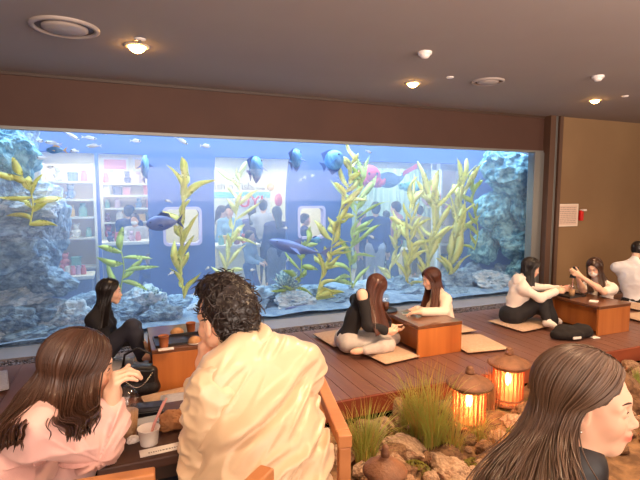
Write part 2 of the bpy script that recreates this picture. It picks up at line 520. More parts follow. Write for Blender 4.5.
# ================================================================ TANK
M_tankblue = mat('tank_blue_paint', srgb(44, 68, 128), .7)
M_bed = mat('tank_sand', srgb(150, 172, 200), .9, noise=(8, srgb(112, 138, 176), .35, .65), bump=(30, .5))
def glass_mat(name, tint=(.93, .97, 1, 1), g=.008):
    m = bpy.data.materials.new(name); m.use_nodes = True; nt = m.node_tree
    nt.nodes.remove(nt.nodes['Principled BSDF']); out = nt.nodes['Material Output']
    a = nt.nodes.new('ShaderNodeBsdfTransparent'); a.inputs['Color'].default_value = tint
    b = nt.nodes.new('ShaderNodeBsdfGlossy'); b.inputs['Roughness'].default_value = .02
    mx = nt.nodes.new('ShaderNodeMixShader'); mx.inputs['Fac'].default_value = g
    nt.links.new(a.outputs[0], mx.inputs[1]); nt.links.new(b.outputs[0], mx.inputs[2]); nt.links.new(mx.outputs[0], out.inputs['Surface'])
    return m
M_pane = glass_mat('acrylic_pane')
sbox('window_1', (-3.2, GY, 0.0), (6.05, GY+.03, TOP-.012), M_pane)
TX0, TX1 = -3.2, 7.0
sbox('wall_tank_left', (TX0-.1, GY, -.2), (TX0, TB, TOP+.02), M_tankblue)
sbox('wall_tank_right', (TX1, GY+.05, -.2), (TX1+.1, TB, TOP+.02), M_tankblue)
# tank bed
V = []; F = []; nx, ny = 120, 20
for j in range(ny+1):
    for i in range(nx+1): V.append((TX0 + (TX1-TX0)*i/nx, GY+.035 + (TB-GY-.04)*j/ny, 0))
P = np.array(V, np.float32)
zz = .03 + .05*(fbm(P*2.2, 31, 3)+.4) + .10*(P[:,1]-GY)
V = [(a[0], a[1], float(b)) for a, b in zip(V, zz)]
for j in range(ny):
    for i in range(nx):
        k = j*(nx+1)+i; F.append((k, k+1, k+nx+2, k+nx+1))
struct('floor.004', MB().add(V, F, 0, True).box((TX0, GY+.03, -.2), (TX1, TB, .0)), M_bed)

# rear wall with arched-edge panels and three openings
def by(u, v): p = on_y(u, v, TB); return p.x, p.z
mb = MB()
ztop = 2.13
x1a, x1b = by(33, 200)[0], by(148, 200)[0]
x2a, x2b = by(214, 200)[0], by(287, 200)[0]
x3a, x3b = by(352, 200)[0], by(464, 200)[0]
zb = .1
mb.box((TX0, TB, ztop), (TX1, TB+.08, 2.75))                # band above the openings
mb.box((TX0, TB, -.2), (TX1, TB+.08, zb))
def panel(xa, xb, hole=None, bulge=(0, 0)):
    """upright wall panel; the side edges may bow, an optional rounded hole shows the shop"""
    n = 14
    L = []; Rr = []
    for i in range(n+1):
        t = i/n; z = zb + (ztop-zb)*t; s = max(0, (t-.62)/.38)**2.2
        L.append((xa - bulge[0]*s, z)); Rr.append((xb + bulge[1]*s, z))
    if hole is None:
        poly = L[::-1] + Rr
        Mx = Matrix(((1,0,0,0),(0,0,-1,TB+.08),(0,1,0,0),(0,0,0,1)))
        mb.prism(poly, 0, .08, 0, Mx)
    else:
        hx0, hx1, hz0, hz1 = hole
        Mx = Matrix(((1,0,0,0),(0,0,-1,TB+.08),(0,1,0,0),(0,0,0,1)))
        def edge(side, z):
            t = (z-zb)/(ztop-zb); s = max(0, (t-.62)/.38)**2.2
            return xa - bulge[0]*s if side == 0 else xb + bulge[1]*s
        def strip(z0, z1, x0=None, x1=None):
            k = 8; zs = [z0+(z1-z0)*i/k for i in range(k+1)]
            l = [((edge(0, z) if x0 is None else x0), z) for z in zs]; r = [((edge(1, z) if x1 is None else x1), z) for z in zs]
            mb.prism(l[::-1] + r, 0, .08, 0, Mx)
        strip(zb, hz0); strip(hz1, ztop); strip(hz0, hz1, None, hx0); strip(hz0, hz1, hx1, None)
h1a = by(165, 245); h1b = by(200, 208)
panel(x1b, x2a, (h1a[0], h1b[0], h1a[1], h1b[1]), (0, .03))
h2a = by(299, 238); h2b = by(324, 207)
panel(x2b, x3a, (h2a[0], h2b[0], h2a[1], h2b[1]), (-.06, .06))
panel(TX0, x1a); panel(x3b, TX1)
struct('wall_tank', mb, M_tankblue)
# rounded frames of the two look-through holes
def hole_frame(hole, label):
    x0, x1, z0, z1 = hole; w, h = x1-x0, z1-z0
    o_ = rounded_poly(w+.04, h+.04, .07); i_ = rounded_poly(w-.03, h-.03, .06); n = len(o_)
    vs = []; fs = []
    for y in (-.02, .1):
        vs += [(p[0], y, p[1]) for p in o_] + [(p[0], y, p[1]) for p in i_]
    for i in range(n):
        j = (i+1) % n
        fs += [(i, j, n+j, n+i), (2*n+i, 3*n+i, 3*n+j, 2*n+j), (i, 2*n+i, 2*n+j, j), (n+i, n+j, 3*n+j, 3*n+i)]
    o = MB().add(vs, fs).build('porthole_frame', mat('porthole_rim', srgb(190, 170, 200), .5), None, ((x0+x1)/2, TB, (z0+z1)/2))
    tag(o, label, 'window frame')
hole_frame((h1a[0], h1b[0], h1a[1], h1b[1]), 'rounded window frame in the wide blue tank panel left of the middle')
hole_frame((h2a[0], h2b[0], h2a[1], h2b[1]), 'small rounded window frame in the blue tank panel behind the tallest kelp')
for i, (xa, xb) in enumerate(((x1a, x1b), (x2a-.05, x2b+.05), (x3a-.05, x3b))):
    sbox('window_%d' % (i+2), (xa, TB+.082, zb), (xb, TB+.1, ztop), M_pane)
M_mull = mat('mullion_blue', srgb(70, 92, 160), .5)
xm = by(98, 200)[0]
sbox('trim_7', (xm-.02, TB-.01, zb), (xm+.02, TB+.1, ztop), M_mull)
xm = by(440, 200)[0]
sbox('trim_8', (xm-.012, TB+.02, zb), (xm+.012, TB+.1, ztop), mat('mullion_pale', srgb(190, 195, 205), .5))
# hood above the water
sbox('trim_9', (TX0, GY+.03, TOP+.021), (TX1, GY+.1, TOP+.2), M_tankblue)

# water: thin blue haze filling the tank
m = bpy.data.materials.new('tank_water'); m.use_nodes = True; nt = m.node_tree
nt.nodes.remove(nt.nodes['Principled BSDF']); out = nt.nodes['Material Output']
vs_ = nt.nodes.new('ShaderNodeVolumeScatter'); vs_.inputs['Color'].default_value = (.48, .62, 1, 1); vs_.inputs['Density'].default_value = WATER_SCATTER
va_ = nt.nodes.new('ShaderNodeVolumeAbsorption'); va_.inputs['Color'].default_value = (.55, .8, 1, 1); va_.inputs['Density'].default_value = .12
ad = nt.nodes.new('ShaderNodeAddShader'); nt.links.new(vs_.outputs[0], ad.inputs[0]); nt.links.new(va_.outputs[0], ad.inputs[1]); nt.links.new(ad.outputs[0], out.inputs['Volume'])
o = sbox('water', (TX0+.01, GY+.12, .001), (TX1-.01, TB-.012, TOP+.16), m); o['kind'] = 'structure'

# ---------------------------------------------------------------- rocks in the tank
M_trock = mat('reef_rock', srgb(158, 182, 206), .85, noise=(4, srgb(104, 130, 164), .35, .62), bump=(14, .6))
M_trock2 = mat('reef_rock_teal', srgb(150, 194, 206), .85, noise=(5, srgb(78, 128, 152), .38, .6), bump=(14, .7))
M_trock3 = mat('reef_rock_pale', srgb(206, 216, 228), .85, noise=(4, srgb(146, 170, 198), .35, .62), bump=(14, .6))
_rock_lib = {}
def trock(x, y, z, r, seed, m, label, group=None, rz=None, name='reef_rock'):
    key = (seed % 9, m.name)
    if key not in _rock_lib:
        me = rock_mesh((1, 1, 1), seed % 9 + 1, .55, 5); me.materials.append(m); _rock_lib[key] = me
    o = bpy.data.objects.new(name, _rock_lib[key]); o.location = (x, y, z); o.scale = r
    o.rotation_euler = (random.uniform(-.25, .25), random.uniform(-.25, .25), random.uniform(0, 6.28) if rz is None else rz)
    COL.objects.link(o); tag(o, label, 'rock', group); return o
def tr(u, v, y, rpx, m, label, group=None, sy=.6, seed=None):
    p = on_y(u, v, y); d = (p - Vector((0, 0, CAM_H))).dot(_fw)
    rx, rz_ = rpx[0]*d/FOC, rpx[1]*d/FOC
    seed = random.randint(0, 99) if seed is None else seed
    p.x = min(p.x, TX1-.05-rx*1.1)
    ry = min(sy*rx, y-GY-.06, TB-y-.04)
    return trock(p.x, y, p.z, (rx*1.12, max(.08, ry), rz_*1.12), seed, m, label, group, random.uniform(-.15, .15))
# left pile
tr(2, 150, 6.3, (30, 34), M_trock2, 'rugged grey-teal rock hanging at the top left corner of the tank', seed=3)
tr(22, 142, 6.35, (16, 22), M_trock3, 'pale pointed rock beside the hanging one at the tank top left', seed=5)
tr(-12, 190, 6.25, (30, 30), M_trock, 'blue-grey rock under the hanging rock at the left tank end', seed=2)
tr(28, 202, 6.3, (34, 19), M_trock3, 'pale flat-topped rock jutting right from the left pile, holding yellow kelp', seed=7)
tr(12, 228, 6.25, (34, 18), M_trock, 'mid blue rock under the jutting pale rock of the left pile', seed=1)
tr(8, 262, 6.2, (38, 26), M_trock, 'big shadowy blue rock low in the left pile', seed=4)
tr(42, 252, 6.45, (18, 24), M_trock, 'upright blue rock at the right side of the left pile', seed=6)
tr(44, 282, 6.3, (24, 16), M_trock, 'blue rock at the foot of the left pile', seed=8)
tr(14, 294, 6.3, (34, 14), M_trock3, 'pale blue rock filling the gap below the left pile', seed=3)
tr(54, 226, 6.5, (16, 26), M_trock, 'slender blue rock behind the jutting pale rock', seed=5)
# right wall of rock
tr(508, 172, 6.4, (34, 26), M_trock2, 'creased teal rock at the top right corner of the tank', seed=0)
tr(528, 205, 6.25, (24, 26), M_trock2, 'teal rock against the right tank end below the top rock', seed=3)
tr(497, 212, 6.45, (26, 20), M_trock2, 'jagged teal rock in the middle of the right rock wall', seed=5)
tr(520, 240, 6.3, (30, 20), M_trock2, 'dark teal rock low in the right rock wall', seed=7)
tr(486, 245, 6.5, (20, 20), M_trock2, 'teal rock at the left side of the right rock wall', seed=1)
tr(525, 268, 6.15, (26, 16), M_trock2, 'low pale teal rock in the tank behind the hooded woman', seed=2)
# ridge along the bed
rg = 'bluish rocks lying along the tank bed'
lab = 'craggy light blue rock in the ridge along the bottom of the tank'
for i, (u, v, a, b, y) in enumerate(((-18, 318, 34, 20, 6.25), (10, 322, 26, 16, 6.05), (38, 316, 28, 16, 6.3), (66, 320, 26, 18, 6.2), (84, 306, 20, 14, 6.5), (30, 336, 24, 10, 5.95),
        (-8, 340, 22, 9, 5.95), (62, 336, 22, 9, 5.98), (120, 316, 24, 16, 6.3), (146, 305, 22, 17, 6.4), (160, 316, 20, 13, 6.1), (176, 306, 18, 10, 6.5), (196, 312, 16, 10, 6.3), (250, 302, 26, 13, 6.3),
        (276, 296, 18, 12, 6.5), (296, 304, 22, 11, 6.2), (318, 296, 20, 10, 6.5), (340, 300, 20, 9, 6.25), (366, 292, 20, 9, 6.5), (395, 288, 20, 11, 6.5), (408, 296, 20, 8, 6.2), (432, 286, 18, 9, 6.6),
        (455, 284, 20, 13, 6.35), (474, 276, 18, 13, 6.5), (490, 284, 22, 12, 6.2), (508, 278, 20, 13, 6.35), (462, 294, 18, 5, 6.0))):
    tr(u, v, y, (a, b), M_trock if i % 3 else M_trock3, lab, rg, sy=.8)
# speckled coral clumps
M_coral = mat('coral_crust', srgb(176, 196, 196), .9, noise=(30, srgb(90, 120, 140), .42, .58), bump=(40, .8))
for (u, v, r, lb) in ((287, 284, 15, 'bushy speckled coral clump behind the shark tail, left of the tall kelp'), (152, 300, 15, 'bushy pale coral clump under the grey fish')):
    p = on_y(u, v, 6.35); d = (p-Vector((0, 0, CAM_H))).dot(_fw); s = r*d/FOC
    mb = MB(); rn = random.Random(u)
    for k in range(90):
        a = rn.uniform(0, 6.28); e = rn.uniform(.1, 1.45); L = s*rn.uniform(.7, 1.25)
        q = Vector((math.cos(a)*math.cos(e), math.sin(a)*math.cos(e), math.sin(e)))
        q2 = (q + Vector((rn.uniform(-.4, .4), rn.uniform(-.4, .4), rn.uniform(-.2, .4)))*.6).normalized()
        mb.tube([(0, 0, -s*.5), q*L*.5 - Vector((0,0,s*.3)), q*L*.75+q2*L*.25 - Vector((0,0,s*.2))], [s*.09, s*.08, s*.05], 5)
    o = mb.build('coral', M_coral, None, (p.x, p.y, p.z)); tag(o, lb, 'coral')

# ---------------------------------------------------------------- kelp
def leaf_mat(name, c, c2):
    m = mat(name, c, .5, noise=(6, c2, .3, .7)); nt = m.node_tree; p = nt.nodes['Principled BSDF']; out = nt.nodes['Material Output']
    t = nt.nodes.new('ShaderNodeBsdfTranslucent'); t.inputs['Color'].default_value = c
    mx = nt.nodes.new('ShaderNodeMixShader'); mx.inputs['Fac'].default_value = .4
    nt.links.new(p.outputs[0], mx.inputs[1]); nt.links.new(t.outputs[0], mx.inputs[2]); nt.links.new(mx.outputs[0], out.inputs['Surface'])
    return m
M_kelp = leaf_mat('kelp_yellow', srgb(250, 242, 150), srgb(232, 226, 122))
M_kelp2 = leaf_mat('kelp_green', srgb(216, 226, 126), srgb(184, 204, 108))
M_kelp3 = leaf_mat('kelp_pale', srgb(248, 242, 170), srgb(230, 228, 146))
def leaf(mb, p, d, L, w, rn, up=Vector((0, 0, 1))):
    """a wavy pointed blade with a little thickness"""
    d = d.normalized(); side = d.cross(Vector((rn.uniform(-.3, .3), -1, rn.uniform(-.3, .3)))).normalized(); nrm = side.cross(d)
    n = 9; pts = []; ph = rn.uniform(0, 6.28); bend = rn.uniform(-.55, .55)
    vs = []; fs = []
    for i in range(n+1):
        t = i/n; wv = w*(math.sin(PI*min(1, t*.96+.03))**.7)*(1-.25*t)
        c = p + d*(L*t) + side*(bend*L*t*t) + nrm*(math.sin(ph+6*t)*w*.6) + Vector((0, 0, -.12*L*t*t))
        rp = math.sin(ph*2+9*t)*w*.2
        vs += [c - side*wv + nrm*rp, c + nrm*(w*.06), c + side*wv - nrm*rp, c - nrm*(w*.03)]
    for i in range(n):
        a = 4*i
        for j in range(4): fs.append((a+j, a+(j+1) % 4, a+4+(j+1) % 4, a+4+j))
    mb.add(vs, fs, 0, True)
def kelp(pts, y, leaves, Lpx, wpx, m, label, seed, spread=70, up=True, group=None):
    """pts: the stem as seen from the deck, bottom first"""
    rn = random.Random(seed)
    W = [on_y(u, v, y + rn.uniform(-.03, .03)) for u, v in pts]
    d = (W[0]-Vector((0, 0, CAM_H))).dot(_fw); s = d/FOC
    root = Vector(W[0]); L = [w-root for w in W]
    t = empty('kelp', root, label, 'kelp', group)
    # smooth stem
    st = []
    for i in range(len(L)-1):
        p0 = L[max(i-1, 0)]; p1 = L[i]; p2 = L[i+1]; p3 = L[min(i+2, len(L)-1)]
        for k in range(6):
            q = k/6; st.append(.5*((2*p1) + (p2-p0)*q + (2*p0-5*p1+4*p2-p3)*q*q + (3*p1-p0-3*p2+p3)*q**3))
    st.append(L[-1])
    MB().tube(st, [.011*(1-.5*i/len(st)) for i in range(len(st))], 6).build('stem', m, t)
    mb = MB()
    leaves = int(leaves*1.25)
    for i in range(leaves):
        f = (i+.5)/leaves; k = min(len(st)-2, int(f*(len(st)-1)))
        tg = (st[k+1]-st[k]).normalized(); sd = 1 if (i % 2) else -1
        a = R(rn.uniform(spread*.15, spread*1.15))*(sd if rn.random() < .8 else -sd)
        d_ = Matrix.Rotation(-a, 3, 'Y') @ tg
        d_.y += rn.uniform(-.5, .5); d_.z += rn.uniform(-.35, .25)
        if not up: d_.z = abs(d_.z)*.5
        leaf(mb, st[k].copy(), d_, Lpx*s*rn.uniform(.5, 1.35), wpx*s*rn.uniform(.45, .95), rn)
    leaf(mb, st[-1].copy(), (st[-1]-st[-3]), Lpx*s*.9, wpx*s, rn)
    mb.build('leaves', m, t)
kelp([(184, 298), (181, 270), (183, 245), (180, 222), (184, 200), (186, 182)], 6.15, 16, 30, 5.2, M_kelp, 'tall yellow kelp strand standing before the wide blue panel', 1, 15)
kelp([(122, 306), (121, 288), (124, 268), (121, 250)], 6.4, 8, 28, 4.2, M_kelp2, 'short broad-leaved green-yellow kelp behind the woman in black by the glass', 2, 75)
kelp([(228, 290), (227, 262), (232, 235), (238, 205), (240, 178)], 6.5, 16, 26, 3.2, M_kelp3, 'thin pale kelp strand in front of the shop sign', 3, 50)
kelp([(316, 300), (322, 275), (330, 255), (334, 232), (342, 205), (350, 180), (352, 162)], 6.2, 26, 28, 4.6, M_kelp, 'tallest bushy yellow kelp rising left of the man in navy', 4, 45)
kelp([(292, 296), (300, 278), (302, 258), (306, 244)], 6.3, 10, 24, 4, M_kelp2, 'low leafy kelp below the shark snout', 5, 80)
kelp([(352, 288), (350, 262), (353, 235), (358, 205), (362, 182)], 6.45, 16, 32, 4.2, M_kelp2, 'green kelp strand just left of the man in navy', 6, 55)
kelp([(408, 288), (408, 262), (411, 235), (410, 205)], 6.4, 16, 34, 4.2, M_kelp, 'pale kelp before the person in pink behind the tank', 7, 45)
kelp([(425, 290), (428, 262), (432, 240), (436, 215), (434, 200)], 6.5, 18, 36, 4.6, M_kelp, 'yellow kelp right of the hanging red lantern, behind the white-bloused woman', 8, 20)
kelp([(450, 286), (450, 262), (455, 235), (459, 208), (461, 188)], 6.35, 22, 36, 4.8, M_kelp3, 'broad yellow kelp clump just left of the blue strip by the right rocks', 9, 18)
kelp([(474, 250), (478, 232), (474, 210), (472, 190)], 6.2, 10, 20, 3, M_kelp2, 'drooping green kelp on the left edge of the right rock wall', 10, 50)
kelp([(30, 225), (33, 205), (30, 190), (22, 176)], 6.0, 9, 24, 4.4, M_kelp, 'yellow kelp growing on the jutting pale rock of the left pile', 11, 80)
kelp([(392, 292), (390, 270), (396, 250), (394, 232)], 6.55, 10, 18, 3, M_kelp3, 'short pale kelp at the right of the man in navy', 12, 45)

# ---------------------------------------------------------------- fish
def fish_mesh(L, H, T, kind='fish', n=20, m=12):
    """body along +x, nose at +x"""
    mb = MB(); vs = []; fs = []
    for i in range(n+1):
        t = i/n
        if kind == 'shark': h = H*(math.sin(PI*t**.75)**.9*.5+.03)*(1 if t < .5 else (1-.75*((t-.5)/.5))); 
        elif kind == 'disc': h = H*.5*(math.sin(PI*t)**.55*.98+.03)
        else: h = H*.5*(math.sin(PI*t**.8)**.8*.95+.07*(1-t)+.05)
        w = h*T/H; x = L*(.5-t); zz = (-.03*L*math.sin(PI*t) if kind == 'shark' else 0)
        for j in range(m):
            a = 2*PI*j/m; vs.append((x, w*math.cos(a), zz+h*math.sin(a)))
    for i in range(n):
        for j in range(m): fs.append((i*m+j, i*m+(j+1) % m, (i+1)*m+(j+1) % m, (i+1)*m+j))
    fs.append(tuple(range(m))); fs.append(tuple(n*m+j for j in range(m))[::-1])
    return mb.add(vs, fs, 0, True)
def fin(mb, poly, y=0, t=.006, M=None):
    Mx = Matrix(((1,0,0,0),(0,0,-1,y+t/2),(0,1,0,0),(0,0,0,1)))
    return mb.prism(poly, 0, t, 0, (M @ Mx) if M is not None else Mx)
M_tang = mat('blue_fish_skin', srgb(54, 110, 164), .4, noise=(14, srgb(104, 160, 198), .42, .6), stretch=(1, 1, .15))
M_tang2 = mat('dark_fin', srgb(30, 56, 120), .5)
M_grey = mat('grey_fish_skin', srgb(120, 136, 190), .4, noise=(7, srgb(96, 110, 168), .35, .65))
M_silver = mat('silver_fish_skin', srgb(225, 232, 240), .25, metal=.2)
M_orange = mat('orange_fish_skin', srgb(226, 180, 96), .4)
M_eye = mat('fish_eye', srgb(16, 18, 26), .2)
def fish(u, v, y, Lpx, Hpx, rz, ry, kind, m, mf, label, group=None, name='fish'):
    p = on_y(u, v, y); d = (p-Vector((0, 0, CAM_H))).dot(_fw); s = d/FOC
    L, H = Lpx*s, Hpx*s
    t = empty(name, p, label, 'fish' if name != 'shark' else 'shark', group); t.rotation_euler = Euler((0, ry, rz))
    T = {'shark': .95, 'disc': .42, 'fish': .5}[kind]*H
    fish_mesh(L, H, T, kind).build('body', m, t)
    tl = L*.5
    mb = MB()
    if kind == 'shark': fin(mb, [(-tl+.08*L, -.0), (-tl-.10*L, .17*L), (-tl-.03*L, .0), (-tl-.09*L, -.09*L)])
    elif kind == 'disc': fin(mb, [(-tl+.04*L, .06*H), (-tl-.22*L, .3*H), (-tl-.16*L, 0), (-tl-.22*L, -.3*H), (-tl+.04*L, -.06*H)])
    else: fin(mb, [(-tl+.04*L, .05*H), (-tl-.2*L, .5*H), (-tl-.1*L, 0), (-tl-.2*L, -.5*H), (-tl+.04*L, -.05*H)])
    mb.build('tail_fin', mf, t)
    mb = MB()
    if kind == 'shark': fin(mb, [(.1*L, .28*H), (-.04*L, .28*H+.13*L), (-.06*L, .25*H)])
    elif kind == 'disc': fin(mb, [(.3*L, .38*H), (.0, .58*H), (-.42*L, .62*H), (-.48*L, .2*H), (-.2*L, .4*H)]); fin(mb, [(.3*L, -.38*H), (.0, -.58*H), (-.42*L, -.62*H), (-.48*L, -.2*H), (-.2*L, -.4*H)])
    else: fin(mb, [(.2*L, .4*H), (.0, .72*H), (-.25*L, .6*H), (-.3*L, .3*H)])
    mb.build('dorsal_fin', mf, t)
    for sd in (-1, 1):
        f = MB()
        q = Matrix.Rotation(sd*R(60), 4, 'X') @ Matrix.Identity(4)
        fin(f, [(.18*L, 0), (.02*L, -.0), (-.06*L, (.5 if kind != 'shark' else 1.3)*H)], 0, .005, Matrix.Translation((0, sd*T*.3, -.05*H)) @ Matrix.Rotation(-sd*R(110), 4, 'X'))
        f.build('pectoral_fin', mf, t)
        MB().ball((L*.36, sd*T*(.30 if kind == 'disc' else .36), H*.1), max(.008, H*.05), 8, 6).build('eye', M_eye, t)
    return t
tg = 'blue disc fish near the water surface'
fish(145, 166, 6.25, 24, 16, R(70), R(-70), 'disc', M_tang, M_tang2, 'blue disc fish nose-up by the left edge of the wide blue panel', tg)
fish(256, 167, 6.3, 22, 22, R(40), R(-34), 'disc', M_tang, M_tang2, 'blue disc fish hanging above the shop sign', tg)
fish(296, 158, 6.25, 20, 19, R(38), R(-38), 'disc', M_tang, M_tang2, 'blue disc fish at the top of the tank, between its two neighbours', tg)
fish(334, 160, 6.3, 21, 20, R(-42), R(-28), 'disc', M_tang, M_tang2, 'blue disc fish beside the tip of the tallest kelp', tg)
fish(297, 247, 6.1, 58, 12, R(166), R(-14), 'shark', M_grey, M_grey, 'slender grey shark swimming low in the middle of the tank', name='shark')
fish(303, 310, 6.0, 40, 8, R(186), R(-8), 'fish', M_grey, M_grey, 'long grey fish resting on the tank bed near the man in the beige jacket', name='fish')
fish(162, 223, 6.1, 30, 15, R(170), R(4), 'fish', M_grey, M_tang2, 'plump grey-blue fish facing left before the wide blue panel')
fish(316, 240, 6.4, 12, 6, R(10), 0, 'fish', M_tang, M_tang2, 'little dark blue fish behind the shark')
fish(55, 150, 6.1, 16, 7, R(175), R(0), 'fish', M_tang, M_orange, 'blue fish with orange fins at the top left of the tank')
sg = 'small silver fish near the surface on the left'
for (u, v, l, rz, ry) in ((52, 143, 14, 170, -8), (90, 138, 12, 10, 5), (93, 146, 12, 175, 3), (40, 141, 6, 0, 0), (105, 133, 5, 20, 0), (136, 141, 9, 5, 0), (72, 136, 16, 30, 24), (182, 141, 13, 10, 26), (206, 146, 9, 5, 0),
        (42, 158, 10, 175, 0), (50, 167, 6, 0, 0), (74, 151, 7, 180, 0)):
    fish(u, v, 6.1, l, 3.6, R(rz), R(ry), 'fish', M_silver, M_silver, 'tiny silvery fish near the surface at the left of the tank', sg)
sg2 = 'tiny pale fish drifting in mid water'
for (u, v, l, rz) in ((168, 201, 7, 160), (172, 273, 7, 20), (208, 268, 5, 30), (305, 178, 5, 40), (312, 176, 5, 200), (301, 180, 4, 20), (369, 152, 7, 10), (372, 237, 7, 5), (252, 270, 5, 160), (195, 294, 6, 10), (286, 228, 4, 0), (288, 260, 5, 30)):
    fish(u, v, 6.05, l, 2.4, R(rz), R(random.uniform(-25, 25)), 'fish', M_silver, M_silver, 'tiny pale fish in the middle water of the tank', sg2)
# ================================================================ SHOP BEHIND THE TANK
SF = -.25; SB = 10.6; SCZ = 2.42
M_sw = mat('shop_wall_cream', srgb(244, 236, 206), .8, noise=(.8, srgb(238, 230, 198), .3, .7))
M_sc = mat('shop_ceiling', srgb(236, 232, 222), .8)
M_sf = mat('shop_floor', srgb(196, 190, 184), .4, noise=(2, srgb(184, 178, 172), .3, .7))
sbox('floor.005', (-4, TB+.1, SF-.1), (9.5, SB, SF), M_sf)
sbox('ceiling.001', (-4, TB+.02, SCZ), (9.5, SB+.1, SCZ+.1), M_sc)
sbox('wall_shop', (-4, SB, SF), (9.5, SB+.1, SCZ), M_sw)
sbox('wall_shop_left', (-4.1, TB+.1, SF), (-4, SB, SCZ), M_sw)
sbox('wall_shop_right', (9.5, TB+.1, SF), (9.6, SB, SCZ), M_sw)
def sy_(u, v, y): return on_y(u, v, y)
# soft teal drape wall seen through the right opening
a = sy_(352, 150, 10.3); b = sy_(436, 150, 10.3)
mb = MB(); n = 60
poly = []
for i in range(n+1):
    x = a.x + (b.x-a.x)*i/n; poly.append((x, .035*math.sin(i*1.7)))
poly += [(x, y+.012) for x, y in poly[::-1]]
mb.prism(poly, 0, SCZ-SF-.25)
o = mb.build('curtain', mat('pale_teal_cloth', srgb(196, 220, 214), .9), None, (0, 10.3, SF+.05)); tag(o, 'pale teal pleated curtain behind the visitors right of the tall kelp', 'curtain')
# shop lights
M_tube = mat('shop_lamp', srgb(255, 250, 240), .4, emis=(1, .97, .9, 1), estr=5)
M_can = mat('lamp_housing', srgb(225, 225, 225), .4)
for (u, y) in ((100, 8.2), (118, 8.9), (126, 9.8), (220, 8.6), (236, 9.6), (262, 9.2), (400, 9.6), (425, 8.6), (445, 9.8), (455, 8.2)):
    p = sy_(u, 160, y)
    t = empty('downlight', (p.x, y, SCZ), 'round white downlight in the bright shop ceiling beyond the tank', 'light', 'downlights of the shop')
    MB().lathe([(.11, 0), (.11, -.012), (.085, -.02), (.08, 0)], 20, cap=False).build('ring', M_can, t)
    MB().lathe([(0, -.012), (.08, -.008)], 20, cap=False).build('lamp', M_tube, t)

M_shelf = mat('white_shelf_board', srgb(240, 238, 232), .5)
M_cab = mat('shop_cabinet_blue', srgb(120, 132, 176), .6)
GOODS = [mat('goods_%d' % i, srgb(*c), .6) for i, c in enumerate(((236, 150, 160), (240, 214, 190), (250, 246, 240), (226, 120, 120), (244, 200, 120), (140, 170, 210), (220, 190, 210), (170, 120, 130), (150, 200, 190), (90, 96, 140)))]
def plush_mesh():
    mb = MB(); mb.ball((0, 0, .06), (.055, .05, .06), 12, 8); mb.ball((0, -.01, .145), (.042, .04, .038), 12, 8)
    for s in (-1, 1):
        mb.ball((s*.033, 0, .178), .016, 8, 6); mb.ball((s*.05, -.03, .075), (.016, .03, .018), 8, 6); mb.ball((s*.03, -.05, .02), (.02, .035, .02), 8, 6)
    return mb.mesh()
def gift_mesh():
    mb = MB().box((-.06, -.05, 0), (.06, .05, .11), b=.008); mb.box((-.066, -.056, .11), (.066, .056, .145), b=.006); mb.box((-.01, -.058, 0), (.01, .058, .148))
    return mb.mesh()
def jarlike():
    return MB().lathe([(.045, 0), (.05, .01), (.05, .10), (.032, .13), (.032, .15), (.036, .152), (.036, .17), (0, .172)], 14).mesh()
_gl = [plush_mesh(), gift_mesh(), jarlike()]
_gn = ['plush_toy', 'gift_box', 'souvenir_jar']
_gm = {}
def goods(x, y, z, label, group, k=None, s=1.0, mi=None):
    k = random.randint(0, 2) if k is None else k; mi = random.randint(0, len(GOODS)-1) if mi is None else mi
    if (k, mi) not in _gm:
        me = _gl[k].copy(); me.materials.append(GOODS[mi]); _gm[(k, mi)] = me
    o = bpy.data.objects.new(_gn[k], _gm[(k, mi)]); o.location = (x, y, z); o.rotation_euler = (0, 0, random.uniform(-.5, .5)); o.scale = (s,)*3
    COL.objects.link(o); tag(o, label, ['plush toy', 'box', 'jar'][k], group)
def shelf_unit(u0, u1, y, dep, levels, label, glabel, group, cabinet=True, back=True, per=.17, h=None):
    x0, x1 = sy_(u0, 200, y).x, sy_(u1, 200, y).x; w = x1-x0
    t = empty('display_shelf', ((x0+x1)/2, y+dep/2, SF), label, 'shelf')
    zt = (h or levels[-1]+.35) - SF
    for s in (-1, 1): MB().box((s*(w/2-.02)-.02, -dep/2, 0), (s*(w/2-.02)+.02, dep/2, zt), b=.004).build('side_panel', M_shelf, t)
    if back: MB().box((-w/2+.04, dep/2-.02, 0), (w/2-.04, dep/2, zt)).build('back_panel', GOODS[1], t)
    for z in levels:
        MB().box((-w/2+.04, -dep/2+.01, z-SF-.035), (w/2-.04, dep/2-.02, z-SF), b=.004).build('shelf_board', M_shelf, t)
    if cabinet:
        n = 2
        for k in range(n):
            a = -w/2+.045+k*(w-.09)/n
            c = MB().box((a+.006, -dep/2-.005, .08), (a+(w-.09)/n-.006, -dep/2+.02, levels[0]-SF-.05), b=.004).build('cabinet_door', M_cab, t)
            MB().tube([(a+(w-.09)/n*.5-.05, -dep/2-.03, levels[0]-SF-.12), (a+(w-.09)/n*.5+.05, -dep/2-.03, levels[0]-SF-.12)], .008, 6).build('handle', M_steel, c)
    for z in levels:
        x = x0 + .1
        while x < x1-.1:
            if random.random() < .88: goods(x, y+dep*.4, z+.001, glabel, group, s=random.uniform(.9, 1.35))
            x += per*random.uniform(.85, 1.25)
lv = lambda u, v, y: sy_(u, v, y).z
shelf_unit(40, 96, 9.0, .4, [lv(70, 268, 9.0), lv(70, 238, 9.0), lv(70, 217, 9.0), lv(70, 199, 9.0), lv(70, 181, 9.0)], 'white shop shelf with blue cabinet doors seen left of the upright tank bar', 'small souvenir on the white shop shelf left of the upright bar', 'souvenirs on the left shop shelf', h=lv(70, 163, 9.0))
